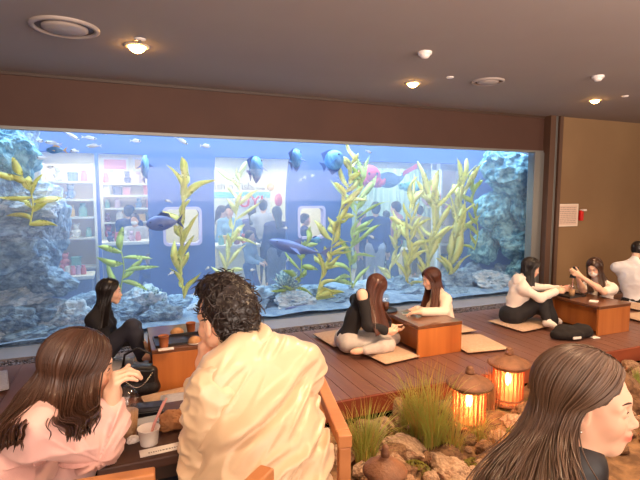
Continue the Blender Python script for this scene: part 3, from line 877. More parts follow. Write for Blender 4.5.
shelf_unit(101, 158, 9.9, .4, [lv(125, 238, 9.9), lv(125, 222, 9.9), lv(125, 208, 9.9), lv(125, 195, 9.9), lv(125, 183, 9.9)], 'white shop shelf full of pink souvenirs behind the masked shopper', 'small souvenir on the shop shelf behind the masked shopper', 'souvenirs on the middle shop shelf', cabinet=False, h=lv(125, 173, 9.9))
# framed picture boards over the middle shelf
for (u0, u1, v0, v1, m_, lb) in ((102, 128, 158, 171, 0, 'framed pinkish picture board above the middle shop shelf'), (133, 150, 158, 171, 4, 'framed orange picture board high on the shop wall beside the blue panel')):
    p = sy_(u0, v1, 10.55); q = sy_(u1, v0, 10.55)
    t = empty('picture_board', ((p.x+q.x)/2, 10.6, p.z), lb, 'picture'); w = q.x-p.x; h = q.z-p.z
    MB().box((-w/2, -.05, 0), (w/2, 0, h), b=.006).build('frame', M_shelf, t); MB().box((-w/2+.04, -.054, .04), (w/2-.04, -.049, h-.04)).build('picture', GOODS[m_], t)
def counter(u0, u1, y, dep, v, label, m_top, m_front):
    x0, x1 = sy_(u0, v, y).x, sy_(u1, v, y).x; z = sy_(u0, v, y).z-SF; w = x1-x0
    t = empty('display_counter', ((x0+x1)/2, y+dep/2, SF), label, 'counter')
    MB().box((-w/2, -dep/2, z-.05), (w/2, dep/2, z), b=.006).build('top', m_top, t)
    MB().box((-w/2+.03, -dep/2+.03, 0), (w/2-.03, dep/2-.03, z-.05)).build('body', m_front, t)
    return x0, x1, z+SF
x0, x1, z = counter(52, 94, 7.9, .5, 278, 'low white-topped blue counter at the lower left of the shop', M_shelf, M_cab)
for i in range(5): goods(x0+.12+i*(x1-x0-.2)/5, 8.1, z+.001, 'pink or white souvenir lying on the low blue counter', 'souvenirs on the low counter', mi=[0, 2, 0, 6, 3][i], s=.8)
x0, x1, z = counter(100, 152, 8.5, .5, 243, 'display table with a pale top before the masked shopper', M_shelf, M_cab)
for i in range(5): goods(x0+.15+i*(x1-x0-.25)/5, 8.7, z+.001, 'souvenir on the display table before the masked shopper', 'souvenirs on the display table', s=.9)
x0, x1, z = counter(216, 262, 8.3, .6, 246, 'cluttered pale counter under the shop sign', M_shelf, M_sw)
for i in range(9): goods(x0+.12+i*(x1-x0-.2)/9, 8.45+.2*(i % 2), z+.001, 'bright souvenir on the counter under the shop sign', 'souvenirs under the sign', s=1.0)
x0, x1, z = counter(402, 432, 9.3, .5, 250, 'pale counter behind the yellow-shirted visitor', M_shelf, M_sw)
shelf_unit(441, 466, 9.6, .4, [lv(452, 262, 9.6), lv(452, 244, 9.6), lv(452, 226, 9.6), lv(452, 210, 9.6)], 'pale shop shelf behind the broad yellow kelp at the right', 'small souvenir on the pale shelf behind the broad kelp', 'souvenirs on the right shop shelf', cabinet=False, h=lv(452, 170, 9.6))

# shop sign: lettering over a cyan band and red letters below
sgY = 9.7
p = sy_(214, 198, sgY); q = sy_(270, 192, sgY)
t = empty('shop_sign', ((p.x+q.x)/2, sgY, p.z), 'shop sign with grey lettering over a cyan band, and red letters below', 'sign'); w = q.x-p.x; h = q.z-p.z
MB().box((-w/2, -.03, 0), (w/2, .03, h), b=.004).build('cyan_band', mat('cyan_band', srgb(96, 200, 226), .5), t)
MB().box((-w/2, 0, -.55), (w/2, .03, -.002)).build('white_board', mat('sign_white', srgb(246, 248, 250), .5), t)
M_letter = mat('sign_grey', srgb(30, 36, 44), .5)
s1 = sy_(234, 186, sgY)
o = link_mesh('lettering', text_mesh('Fish n Fish', .21, .006), M_letter, t, ((sy_(231, 186, sgY).x-(p.x+q.x)/2), -.0, sy_(229, 186.5, sgY).z-p.z), (PI/2, 0, 0))
o = link_mesh('small_lettering', text_mesh('cafe & Shop', .10, .006), M_letter, t, ((sy_(254, 188, sgY).x-(p.x+q.x)/2), -.0, sy_(255, 188.5, sgY).z-p.z), (PI/2, 0, 0))
o = link_mesh('red_lettering', text_mesh('UYI', .34, .03), mat('sign_red', srgb(232, 60, 70), .5), t, ((sy_(251, 203, sgY).x-(p.x+q.x)/2), -.035, sy_(251, 202, sgY).z-p.z), (PI/2, 0, 0))
# hanging decorations
M_thread = mat('thread', srgb(220, 220, 220), .6)
def hanging(u, v, y, rpx, name, label, cat, build):
    p = sy_(u, v, y); d = (p-Vector((0, 0, CAM_H))).dot(_fw); s = rpx*d/FOC
    t = empty(name, p, label, cat); build(t, s)
    MB().tube([(0, 0, s*.8), (0, 0, SCZ-p.z)], .006, 5).build('string', M_thread, t)
M_balloon = mat('yellow_balloon', srgb(250, 196, 70), .4); M_red = mat('red_paper', srgb(232, 70, 84), .6)
M_pink = mat('pink_plush', srgb(226, 84, 110), .8); M_turq = mat('turquoise_plush', srgb(120, 200, 205), .8); M_slate = mat('slate_plush', srgb(110, 136, 172), .8)
hanging(270.5, 187, 9.0, 4.2, 'paper_lantern', 'small round yellow lantern hanging right of the shop sign', 'lantern', lambda t, s: (MB().ball((0, 0, 0), (s, s, s), 18, 12).build('shade', M_balloon, t), MB().lathe([(s*.3, -s*1.15), (s*.3, -s*.95)], 12).build('rim', M_shelf, t)))
hanging(278.5, 200, 8.6, 5, 'paper_lantern', 'tall red lantern hanging at the right side of the sign opening', 'lantern', lambda t, s: (MB().ball((0, 0, 0), (s*.8, s*.8, s*1.35), 18, 12).build('shade', M_red, t), MB().lathe([(s*.3, -s*1.5), (s*.35, -s*1.25)], 12).build('rim', M_shelf, t)))
def octo(t, s):
    mb = MB(); mb.ball((0, 0, s*.15), (s, s*.9, s*.85), 22, 14)
    for k in range(8):
        a = k*PI/4+.2; c, n = math.cos(a), math.sin(a)
        mb.tube([(c*s*.5, n*s*.5, -s*.3), (c*s*.95, n*s*.9, -s*.55), (c*s*1.25, n*s*1.1, -s*.35), (c*s*1.35, n*s*1.2, -s*.05)], [s*.26, s*.22, s*.16, s*.08], 10)
    mb.build('body', M_pink, t)
    for sd in (-1, 1): MB().ball((sd*s*.32, -s*.8, s*.3), s*.11, 10, 8).build('eye', M_black, t)
hanging(368, 178, 8.0, 13, 'plush_octopus', 'big pinkish red round plush hanging above the man in navy', 'plush toy', octo)
def whale(t, s):
    mb = MB(); mb.ball((0, 0, 0), (s*1.2, s*.75, s*.8), 22, 14); mb.tube([(s*.9, 0, 0), (s*1.6, 0, s*.25), (s*1.9, 0, s*.6)], [s*.5, s*.22, s*.1], 10)
    for sd in (-1, 1): mb.ball((s*2.0, sd*s*.25, s*.7), (s*.28, s*.3, s*.08), 12, 8); mb.ball((-s*.2, sd*s*.8, -s*.35), (s*.3, s*.35, s*.1), 12, 8)
    mb.build('body', M_slate, t)
    for sd in (-1, 1): MB().ball((-s*.75, sd*s*.55, s*.1), s*.07, 8, 6).build('eye', M_black, t)
hanging(388, 180, 8.8, 10, 'plush_whale', 'slate blue plush hanging right of the pinkish red one', 'plush toy', whale)
def turtle(t, s):
    mb = MB(); mb.ball((0, 0, 0), (s*1.2, s, s*.6), 22, 12); mb.ball((-s*1.35, 0, s*.1), (s*.4, s*.32, s*.3), 14, 10)
    for sx in (-.7, .8):
        for sd in (-1, 1): mb.ball((sx*s, sd*s*.95, -s*.2), (s*.3, s*.55, s*.1), 12, 8)
    mb.build('body', M_turq, t)
    for sd in (-1, 1): MB().ball((-s*1.6, sd*s*.22, s*.2), s*.07, 8, 6).build('eye', M_black, t)
hanging(412, 187, 8.6, 9, 'plush_turtle', 'turquoise plush hanging left of the red patterned lantern', 'plush toy', turtle)
M_redpat = mat('red_white_paper', srgb(226, 70, 96), .6, noise=(5, srgb(246, 214, 220), .45, .55))
hanging(431, 196, 8.6, 10, 'paper_lantern', 'red and white patterned lantern hanging in the right opening', 'lantern', lambda t, s: (MB().ball((0, 0, 0), (s, s, s*1.05), 22, 14).build('shade', M_redpat, t), MB().lathe([(s*.3, -s*1.2), (s*.34, -s*.95)], 14).build('rim', M_shelf, t)))
hanging(410, 171, 8.3, 5, 'bunting_flag', 'small red banner hanging high in the right opening', 'banner', lambda t, s: MB().prism([(-s*1.6, -s), (s*1.6, s*.6), (s*1.6, s*1.5), (-s*1.6, -s*.1)], -.006, .006, 0, Matrix.Rotation(PI/2, 4, 'X')).build('cloth', M_red, t))
# ================================================================ FURNITURE
M_tw = wood('honey_wood', srgb(196, 120, 58), srgb(166, 92, 40), .4, 5, 'Z', coat=.1)
M_tt = wood('dark_table_top', srgb(124, 78, 50), srgb(98, 58, 36), .28, 5, 'Y', coat=.4)
M_chair = wood('chair_wood', srgb(206, 140, 88), srgb(180, 114, 66), .45, 6, 'X')
M_cush = mat('cushion_canvas', srgb(206, 176, 150), .85, noise=(40, srgb(192, 160, 134), .3, .7), bump=(300, .1))
M_cush2 = mat('cushion_grey', srgb(190, 188, 192), .85, noise=(40, srgb(176, 172, 180), .3, .7), bump=(300, .1))
def low_table(x0, x1, y0, y1, h, label):
    t = empty('low_table', ((x0+x1)/2, (y0+y1)/2, 0), label, 'table', 'low wooden tables on the deck')
    w, l = (x1-x0)/2, (y1-y0)/2
    MB().box((-w, -l, h-.035), (w, l, h), b=.004).build('table_top', M_tt, t)
    for s in (-1, 1):
        MB().box((-w+.004, s*(l-.017)-.014, .001), (w-.004, s*(l-.017)+.014, h-.0355), b=.003).build('end_panel', M_tw, t)
    MB().box((-w+.10, -l+.032, .02), (-w+.125, l-.032, h-.036)).build('inner_panel', M_tw, t)
    MB().box((-w+.126, -l+.032, h-.13), (w-.02, l-.032, h-.11)).build('under_shelf', M_tw, t)
    return t
low_table(.19, .75, 3.93, 4.65, .36, 'low dark-topped wooden table before the woman in black by the glass')
low_table(2.63, 3.16, 3.82, 4.47, .32, 'low wooden table between the two long-haired women in the middle of the deck')
low_table(4.92, 5.45, 3.65, 4.36, .34, 'low wooden table between the hooded woman and the masked woman')
def cushion_mesh(w, l, h):
    mb = MB(); n = 16; vs = []; fs = []
    for s in (1, -1):
        for j in range(n+1):
            for i in range(n+1):
                u, v = 2*i/n-1, 2*j/n-1
                pz = ((1-abs(u)**4)*(1-abs(v)**4))**.35
                k = 1 - .05*(abs(u)**2)*(1-abs(v)**2) - .0
                vs.append((w/2*u*(1-.03*(1-abs(v))**0), l/2*v, h*.5 + s*h*.5*pz))
    N = (n+1)**2
    for j in range(n):
        for i in range(n):
            a = j*(n+1)+i; fs.append((a, a+1, a+n+2, a+n+1)); fs.append((N+a, N+a+n+1, N+a+n+2, N+a+1))
    return mb.add(vs, fs, 0, True)
def cushion(x, y, rz, m, label, z=0.0, w=.46, l=.46, h=.055):
    t = empty('floor_cushion', (x, y, z), label, 'cushion', 'square floor cushions on the deck', rz)
    cushion_mesh(w, l, h).build('pad', m, t)
    q = w/2*.985
    MB().tube([(-q, -l/2*.985, h/2), (q, -l/2*.985, h/2), (q, l/2*.985, h/2), (-q, l/2*.985, h/2), (-q, -l/2*.985, h/2)], .006, 6).build('piping', m, t)
    return t
cushion(2.40, 4.02, R(8), M_cush, 'empty tan floor cushion in front of the low table between the long-haired women', w=.42, l=.5)
cushion(2.28, 4.66, R(4), M_cush, 'tan floor cushion under the woman in the off-shoulder black top', w=.62, l=.5)
cushion(3.42, 3.93, R(-8), M_cush, 'empty tan floor cushion at the right of the white-bloused woman', w=.48, l=.52)
cushion(3.52, 4.52, R(0), M_cush, 'floor cushion under the white-bloused woman', w=.46, l=.46)
cushion(4.50, 4.34, R(6), M_cush, 'pale floor cushion under the hooded woman', w=.62, l=.52)
cushion(5.85, 4.55, R(0), M_cush, 'floor cushion under the masked woman', w=.46, l=.46)
cushion(6.16, 3.90, R(0), M_cush, 'pale floor cushion at the right edge beside the low table', w=.46, l=.46)
cushion(6.72, 4.42, R(0), M_cush, 'floor cushion under the person in white at the right edge', w=.5, l=.5)
cushion(.36, 3.66, R(10), M_cush, 'beige floor cushion lying against the end of the table near the man', w=.46, l=.46)
cushion(.42, 3.47, R(-6), M_cush2, 'pale bluish floor cushion overlapping the beige one behind the man', z=.056, w=.42, l=.36)
cushion(-1.16, 4.62, R(12), M_cush2, 'grey floor cushion at the left edge of the deck', w=.46, l=.5)
cushion(-.16, 4.62, R(0), M_cush2, 'floor cushion under the woman in black by the glass', w=.46, l=.46)

# ------------------------------------------------ nearest table and chairs
T1 = (-.09, .42, 1.47, 1.87); T1Z = .80
t = empty('dining_table', ((T1[0]+T1[1])/2, (T1[2]+T1[3])/2, .1), 'dark brown table with cups and papers between the woman in pink and the man', 'table')
w, l = (T1[1]-T1[0])/2, (T1[3]-T1[2])/2
MB().box((-w, -l, T1Z-.1-.035), (w, l, T1Z-.1), b=.006).build('table_top', wood('near_table_wood', srgb(96, 66, 52), srgb(66, 42, 34), .5, 5, 'X'), t)
for sx in (-1, 1):
    for sy in (-1, 1): MB().box((sx*(w-.06)-.025, sy*(l-.06)-.025, 0), (sx*(w-.06)+.025, sy*(l-.06)+.025, T1Z-.136), b=.004).build('leg', M_dark, t)
MB().box((-w+.06, -l+.05, T1Z-.2), (w-.06, -l+.07, T1Z-.136)).build('apron', M_dark, t)
def chair(x, y, rz, label, top, w=.52, dp=.5, arm=True, z0=.1, rail=True):
    """box-frame chair facing local +y; rail at the back"""
    t = empty('wooden_chair', (x, y, z0), label, 'chair', 'box-frame wooden chairs at the near table', rz)
    h = top-z0; b = .036
    for sx in (-1, 1):
        MB().box((sx*w/2-b/2, -b/2, 0), (sx*w/2+b/2, b/2, h-.0405), b=.004).build('back_post', M_chair, t)
        MB().box((sx*w/2-b/2, dp-b, 0), (sx*w/2+b/2, dp, (h if arm else .42)-.0405), b=.004).build('front_leg', M_chair, t)
        if arm: MB().box((sx*w/2-b/2-.004, b/2+.001, h-.04), (sx*w/2+b/2+.004, dp+.01, h), b=.005).build('armrest', M_chair, t)
    if rail: MB().box((-w/2-b/2-.003, -b/2-.003, h-.04), (w/2+b/2+.003, b/2, h), b=.005).build('top_rail', M_chair, t)
    MB().box((-w/2+b/2, -.012, h-.30), (w/2-b/2, .012, h-.24), b=.004).build('lower_rail', M_chair, t)
    if not rail:
        for sx in (-1, 1): MB().box((sx*w/2-b/2-.003, -b/2-.003, h-.04), (sx*w/2+b/2+.003, b/2, h), b=.004).build('post_cap', M_chair, t)
    MB().box((-w/2+b/2+.001, .02, .30), (w/2-b/2-.001, dp-.01, .335), b=.006).build('seat', M_chair, t)
    return t
# man's chair: right rear post near (344,434)
pr = at_d(344, 434, 1.45); pl = at_d(228, 481, 1.2)
CH_TOP = pr.z + .005
dirx = (pr-pl); CH_RZ = math.atan2(dirx.y, dirx.x)
CH_W = .435
arm_dir = at_d(330, 401, 1.67) - pr; CH_RZ = math.atan2(arm_dir.y, arm_dir.x) - PI/2
c = pr - Vector((math.cos(CH_RZ), math.sin(CH_RZ), 0))*CH_W/2
chair(c.x, c.y, CH_RZ, 'wooden chair with arms that the man in the beige jacket sits on', CH_TOP, CH_W, .46, rail=False)
p3 = at_d(268, 470, 1.12); q3 = at_d(228, 488, .98); dv = p3-q3; rz3 = math.atan2(dv.y, dv.x)
c3 = p3 - Vector((math.cos(rz3), math.sin(rz3), 0))*.28
chair(c3.x, c3.y, rz3+PI, 'wooden chair whose rail end shows at the bottom below the beige jacket', p3.z+.01, .52, .4, arm=False)
p2 = at_d(150, 463, 1.28)
chair(p2.x-.18, p2.y-.02, R(-5), 'empty wooden chair in front of the table, its rail below the woman in pink', p2.z, .34, .3, arm=False)

# ------------------------------------------------ tableware
def clear_mat(name, tint=(1, .98, .95, 1), g=.12):
    return glass_mat(name, tint, g)
M_cupclear = clear_mat('clear_plastic')
M_paper = mat('paper_white', srgb(246, 240, 232), .7)
M_coffee = mat('milky_coffee', srgb(206, 164, 122), .4); M_dcoffee = mat('dark_coffee', srgb(92, 50, 32), .3)
M_straw = mat('pink_straw', srgb(236, 170, 160), .5)
M_kraft = mat('brown_paper', srgb(196, 140, 92), .8, noise=(12, srgb(176, 120, 76), .3, .7))
M_tray = mat('black_tray', srgb(34, 28, 28), .35)
def paper_cup(p, r, h, label, m=M_paper, liq=None, group=None):
    t = empty('paper_cup', p, label, 'cup', group)
    MB().lathe([(r*.78, 0), (r, h), (r*1.05, h), (r*1.05, h*.96), (r*.97, h*.955), (r*.76, .004), (0, .004)], 28, cap=False).build('cup', m, t)
    if liq is not None: MB().lathe([(0, h*.86), (r*.93, h*.86)], 24, cap=False).build('drink', liq, t)
    MB().lathe([(0, .001), (r*.78, .001)], 24, cap=False).build('bottom', m, t)
    return t
def iced_cup(p, r, h, label, liq, straw=True, lid=True):
    t = empty('iced_drink', p, label, 'drink')
    MB().lathe([(r*.72, 0), (r, h), (r*1.04, h+.004)], 28, cap=False).build('plastic_cup', M_cupclear, t)
    MB().lathe([(0, .004), (r*.70, .004), (r*.92, h*.72), (0, h*.72)], 28, cap=False).build('drink', liq, t)
    if lid: MB().lathe([(r*1.05, h), (r*1.05, h+.008), (r*.9, h+.03), (r*.4, h+.052), (0, h+.055)], 28, cap=False).build('dome_lid', M_cupclear, t)
    if straw: MB().tube([(.0, 0, h*.3), (r*.25, .0, h+.06), (r*.45, .0, h+.13)], .004, 8).build('straw', M_straw, t)
    return t
def on_t1(u, v): p = on_z(u, v, T1Z); return p
p = on_t1(127, 437); iced_cup((p.x, p.y, T1Z), .042, .12, 'clear plastic cup of milky coffee beside the elbow of the woman in pink', M_coffee, straw=False)
p = on_t1(149, 442); t = paper_cup((p.x, p.y-.01, T1Z), .034, .054, 'small white paper cup with two pink straws on the near table')
for i, (a, b) in enumerate(((.028, .012), (.034, .03))):
    MB().tube([(.0, 0.0, .01), (a*.6, b*.5, .06), (a*1.8, b*1.4, .125)], .0038, 8).build('straw', M_straw, t)
p = on_t1(170, 432)
def crumple(name, p, r, m, label, cat, seed, fl=.5):
    bm = bmesh.new(); bmesh.ops.create_icosphere(bm, subdivisions=4, radius=1)
    V = np.array([v.co for v in bm.verts], np.float32); nn = 1 + .35*fbm(V*1.7+seed, seed, 2) + .22*np.abs(fbm(V*4+seed, seed+3, 2))
    for v, k in zip(bm.verts, nn): v.co = (v.co.x*k*r, v.co.y*k*r*.8, max(v.co.z*k, -.75)*r*fl)
    lo = min(v.co.z for v in bm.verts)
    for v in bm.verts: v.co.z -= lo
    for f in bm.faces: f.smooth = False
    me = bpy.data.meshes.new('m'); bm.to_mesh(me); bm.free()
    o = link_mesh(name, me, m, None, p); tag(o, label, cat); return o
crumple('paper_wrapper', (p.x+.012, p.y+.03, T1Z), .044, M_kraft, 'crumpled brown paper wrapper beside the white paper cup', 'wrapper', 5, .8)
p = on_t1(137, 440); crumple('napkin', (p.x-.012, p.y-.012, T1Z), .02, M_paper, 'tiny crumpled white napkin between the clear cup and the paper cup', 'napkin', 8, .6)
p = on_t1(165, 449)
t = empty('paper_slip', (p.x, p.y, T1Z+.0006), 'long white paper slip with a printed line at the front edge of the near table', 'paper', None, R(3))
MB().box((-.075, -.022, 0), (.075, .022, .0012)).build('sheet', M_paper, t)
mb = MB(); x = -.05; rn = random.Random(4)
while x < .04:
    l_ = rn.uniform(.003, .007); mb.box((x, -.009, .0012), (x+l_, -.003, .0017)); x += l_+.003
mb.build('printed_line', mat('grey_print', srgb(128, 120, 116), .7), t)
p = on_t1(147, 413)
t = empty('glasses_case', (p.x, p.y, T1Z), 'dark flat case lying on the near table beyond the cups', 'case', None, R(-8))
MB().box((-.06, -.035, 0), (.06, .035, .032), b=.01).build('body', mat('case_black', srgb(34, 34, 44), .4), t); MB().box((-.061, -.036, .016), (.061, .036, .018)).build('seam', M_steel, t)
p = on_t1(143, 424)
t = empty('folded_leaflet', (p.x, p.y, T1Z), 'folded silvery leaflet on the near table behind the paper cup', 'leaflet', None, R(6))
for k in range(3): MB().box((-.06+.004*k, -.026, .0005+.004*k), (.06-.002*k, .026, .0035+.004*k)).build('sheet', mat('leaflet_grey', srgb(196, 200, 206), .4), t)

def tray(p, w, l, label, rz=0, round_=False):
    t = empty('serving_tray', p, label, 'tray', None, rz)
    if round_: MB().lathe([(0, .004), (w*.9, .004), (w, .018), (w*1.02, .018), (w*.93, 0), (0, 0)], 32, cap=False).build('dish', M_tray, t)
    else:
        MB().box((-w/2, -l/2, 0), (w/2, l/2, .006)).build('base', M_tray, t)
        mb = MB()
        for a in ((-w/2, -l/2, w/2, -l/2+.012), (-w/2, l/2-.012, w/2, l/2), (-w/2, -l/2+.012, -w/2+.012, l/2-.012), (w/2-.012, -l/2+.012, w/2, l/2-.012)): mb.box((a[0], a[1], .006), (a[2], a[3], .022))
        mb.build('rim', M_tray, t)
    return t
# on the table by the woman in black
Z2 = .36
tray((.42, 4.12, Z2), .40, .28, 'black serving tray on the low table behind the man', R(2))
M_bluegloss = mat('tray_liner', srgb(186, 196, 214), .3)
M_mug = mat('brown_cup', srgb(168, 98, 58), .5)
def mug(u, v, label, r=.042, h=.095, z=Z2+.0065):
    p = on_z(u, v, z)
    t = paper_cup((p.x, p.y, z), r, h, label, M_mug, M_dcoffee, 'brown cups by the woman in black')
    return t
mug(164, 347, 'brown paper cup at the left end of the table before the woman in black')
mug(191, 333, 'brown paper cup farther back on the table before the woman in black', z=Z2+.0005)
def bun(u, v, z, r, label):
    p = on_z(u, v, z)
    t = empty('bread_bun', (p.x, p.y, z), label, 'bread')
    MB().lathe([(r*.8, 0), (r, .012), (r*1.0, .02), (r*.8, .042), (r*.4, .055), (0, .058)], 22, sx=1.3).build('bun', mat('bun_crust', srgb(206, 158, 108), .7, noise=(20, srgb(176, 118, 70), .35, .65)), t)
    MB().lathe([(0, -.0), (r*.95, 0), (r*.98, .004), (r*.9, .008)], 22, sx=1.35, cap=False).build('paper_liner', M_paper, t)
bun(177, 334, Z2+.0005, .045, 'toasted bun beside the farther brown cup')
bun(195, 343, Z2+.0065, .045, 'toasted bun on the black tray by the man’s raised hand')
p = on_z(161, 351, Z2+.007)
o = MB().box((-.06, -.03, 0), (.06, .03, .004), b=.001).build('napkin', M_paper, None, (p.x+.04, p.y+.03, Z2+.0065)); tag(o, 'flat white napkin at the near left corner of the black tray', 'napkin')
# middle table
Z3 = .32
p = on_z(384, 311, Z3); tray((p.x+.02, p.y, Z3), .13, .13, 'round black tray carrying an iced drink between the long-haired women', 0, True)
iced_cup((p.x+.02, p.y, Z3+.005), .042, .13, 'iced coffee in a clear cup on the round black tray', M_dcoffee, straw=False)
def phone(p, rz, label, m, ry=0, rx=0):
    t = empty('phone', p, label, 'phone', 'mobile phones', rz); t.rotation_euler = (rx, ry, rz)
    MB().box((-.037, -.075, 0), (.037, .075, .008), b=.003).build('body', m, t)
    MB().box((-.033, -.070, .008), (.033, .070, .0086)).build('screen', mat('phone_screen', srgb(40, 44, 56), .1), t); return t
p = on_z(409, 314, Z3); phone((p.x, p.y, Z3+.0005), R(60), 'white phone lying near the front corner of the middle low table', M_white)
p = on_z(419, 314, Z3); phone((p.x+.1, p.y+.05, Z3+.0005), R(-55), 'dark phone lying by the hand of the white-bloused woman', M_black)
# right table
Z4 = .34
p = on_z(560, 296, Z4); tray((5.12, 4.2, Z4), .30, .22, 'dark tray on the low table before the hooded woman', R(4))
iced_cup((5.10, 4.16, Z4+.0065), .042, .12, 'clear iced drink with a straw in the hooded woman’s hand', M_coffee, straw=True)
o = MB().box((-.05, -.045, 0), (.05, .045, .01), b=.002).build('napkin', M_paper, None, (5.10, 3.86, Z4+.0005), (0, 0, .5)); tag(o, 'folded white napkin on the front of the low table by the masked woman', 'napkin')
# bags and coats on the deck
M_leather = mat('black_leather', srgb(26, 22, 24), .35, bump=(60, .2)); M_chain = mat('bag_chain', srgb(200, 190, 180), .25, metal=1)
p = on_z(140, 400, 0)
t = empty('handbag', (p.x, p.y+.12, 0), 'black leather handbag with a chain on the deck beside the man', 'bag', None, R(-14))
f = Sdf([rbox((0, 0, .12), (.15, .07, .12), .05), ell((0, 0, .06), (.165, .085, .07), k=.04)])
me = sdf_mesh(f, .012); me.materials.append(M_leather); link_mesh('body', me, None, t)
MB().box((-.14, -.082, .12), (.14, -.062, .22), b=.008).build('flap', M_leather, t)
MB().tube([(-.12, 0, .22), (-.1, 0, .33), (0, 0, .38), (.1, 0, .33), (.12, 0, .22)], .01, 8).build('handle', M_leather, t)
mb = MB()
for k in range(22):
    a = k/21; x = -.12+.24*a; z = .20-.11*math.sin(PI*a)
    mb.tube([(x-.008, -.09, z), (x+.008, -.09, z+.004)], .005, 6)
mb.build('chain', M_chain, t)
t = empty('dark_coat', (4.60, 3.72, 0), 'black coat heaped on the deck in front of the hooded woman', 'coat', None, R(-8))
f = Sdf([ell((0, 0, .06), (.25, .12, .07)), cap((-.2, .02, .05), (.2, -.03, .05), .06, .05), ell((.12, .0, .09), (.12, .10, .06)), ell((-.08, .02, .1), (.14, .08, .05))], lambda P: .018*fbm(P*np.array((9, 14, 9), np.float32), 5, 3), clip=lambda P: -P[:, 2]+.002)
me = sdf_mesh(f, .012); me.materials.append(mat('black_cloth', srgb(28, 22, 22), .9, bump=(80, .2))); link_mesh('cloth', me, None, t)
MB().box((.20, -.10, .004), (.29, -.03, .012), b=.003).build('white_lining', M_paper, t)
MB().box((-.10, -.135, .03), (.0, -.118, .055), b=.003).build('label_tag', M_paper, t)
# ================================================================ GARDEN BED
GZ = -.18
M_lcap = mat('lantern_cap', srgb(136, 90, 60), .6, noise=(12, srgb(106, 68, 44), .35, .65), bump=(60, .3))
M_slat = mat('lantern_slat', srgb(206, 116, 66), .6, noise=(10, srgb(176, 86, 46), .35, .65), stretch=(1, 1, .2))
m = bpy.data.materials.new('lantern_paper'); m.use_nodes = True; nt = m.node_tree; nt.nodes.remove(nt.nodes['Principled BSDF']); out = nt.nodes['Material Output']
a_ = nt.nodes.new('ShaderNodeBsdfTransparent'); a_.inputs[0].default_value = (1, .72, .5, 1)
b_ = nt.nodes.new('ShaderNodeBsdfTranslucent'); b_.inputs[0].default_value = (1, .55, .3, 1)
c_ = nt.nodes.new('ShaderNodeMixShader'); c_.inputs[0].default_value = .34
nt.links.new(a_.outputs[0], c_.inputs[1]); nt.links.new(b_.outputs[0], c_.inputs[2]); nt.links.new(c_.outputs[0], out.inputs[0]); M_lpaper = m
M_bulb = mat('glowing_bulb', srgb(255, 210, 120), .3, emis=(1, .58, .2, 1), estr=26)
LANT = []
def lantern(x, y, z, rc, rb, h, label):
    t = empty('garden_lantern', (x, y, z), label, 'lantern', 'bamboo lanterns in the garden bed')
    MB().lathe([(rb*1.02, 0), (rb*1.08, .0), (rb*1.08, .02), (rb*.6, .024), (0, .024)], 28).build('base', M_lcap, t)
    MB().lathe([(rb*.93, .024), (rb*.93, h)], 32, cap=False).build('paper_shade', M_lpaper, t)
    n = 22
    mb = MB()
    for k in range(n):
        a = 2*PI*k/n; w = .0075 if k % 4 else .014
        M = Matrix.Rotation(a, 4, 'Z') @ Matrix.Translation((rb, 0, 0))
        mb.box((-.003, -w/2, .02), (.004, w/2, h), M=M)
    mb.build('slats', M_slat, t)
    for zz in (.05, h-.03): MB().lathe([(rb+.004, zz), (rb+.008, zz), (rb+.008, zz+.014), (rb+.004, zz+.014)], 32, cap=False).build('hoop', M_lcap, t)
    c = MB().lathe([(0, h), (rc*.98, h), (rc, h+.012), (rc*.9, h+.03), (rc*.5, h+.062), (rc*.24, h+.078), (rc*.22, h+.085)], 36).build('cap', M_lcap, t)
    MB().lathe([(rc*.18, h+.08), (rc*.2, h+.095), (rc*.19, h+.115), (rc*.14, h+.122), (rc*.16, h+.132), (rc*.09, h+.144), (0, h+.146)], 20).build('finial', M_lcap, c)
    MB().lathe([(0, h*.45), (.016, h*.5), (.024, h*.62), (.02, h*.72), (.012, h*.78), (.012, h*.84), (0, h*.84)], 16).build('bulb', M_bulb, t)
    MB().tube([(0, 0, h*.84), (0, 0, h)], .004, 6).build('wire', M_black, t)
    LANT.append((x, y, z+h*.62, rb))
lantern(2.40, 2.80, GZ+.01, .175, .122, .33, 'glowing bamboo lantern with a wide flat cap beside the tall grass')
lantern(2.98, 3.0, GZ+.01, .175, .122, .34, 'glowing bamboo lantern nearest the deck edge, behind the other lit one')
p = at_d(385, 472, 2.45); lantern(p.x, p.y, p.z-.30, .115, .085, .30, 'lantern with a knobbed cap in the foreground right of the wooden chair')

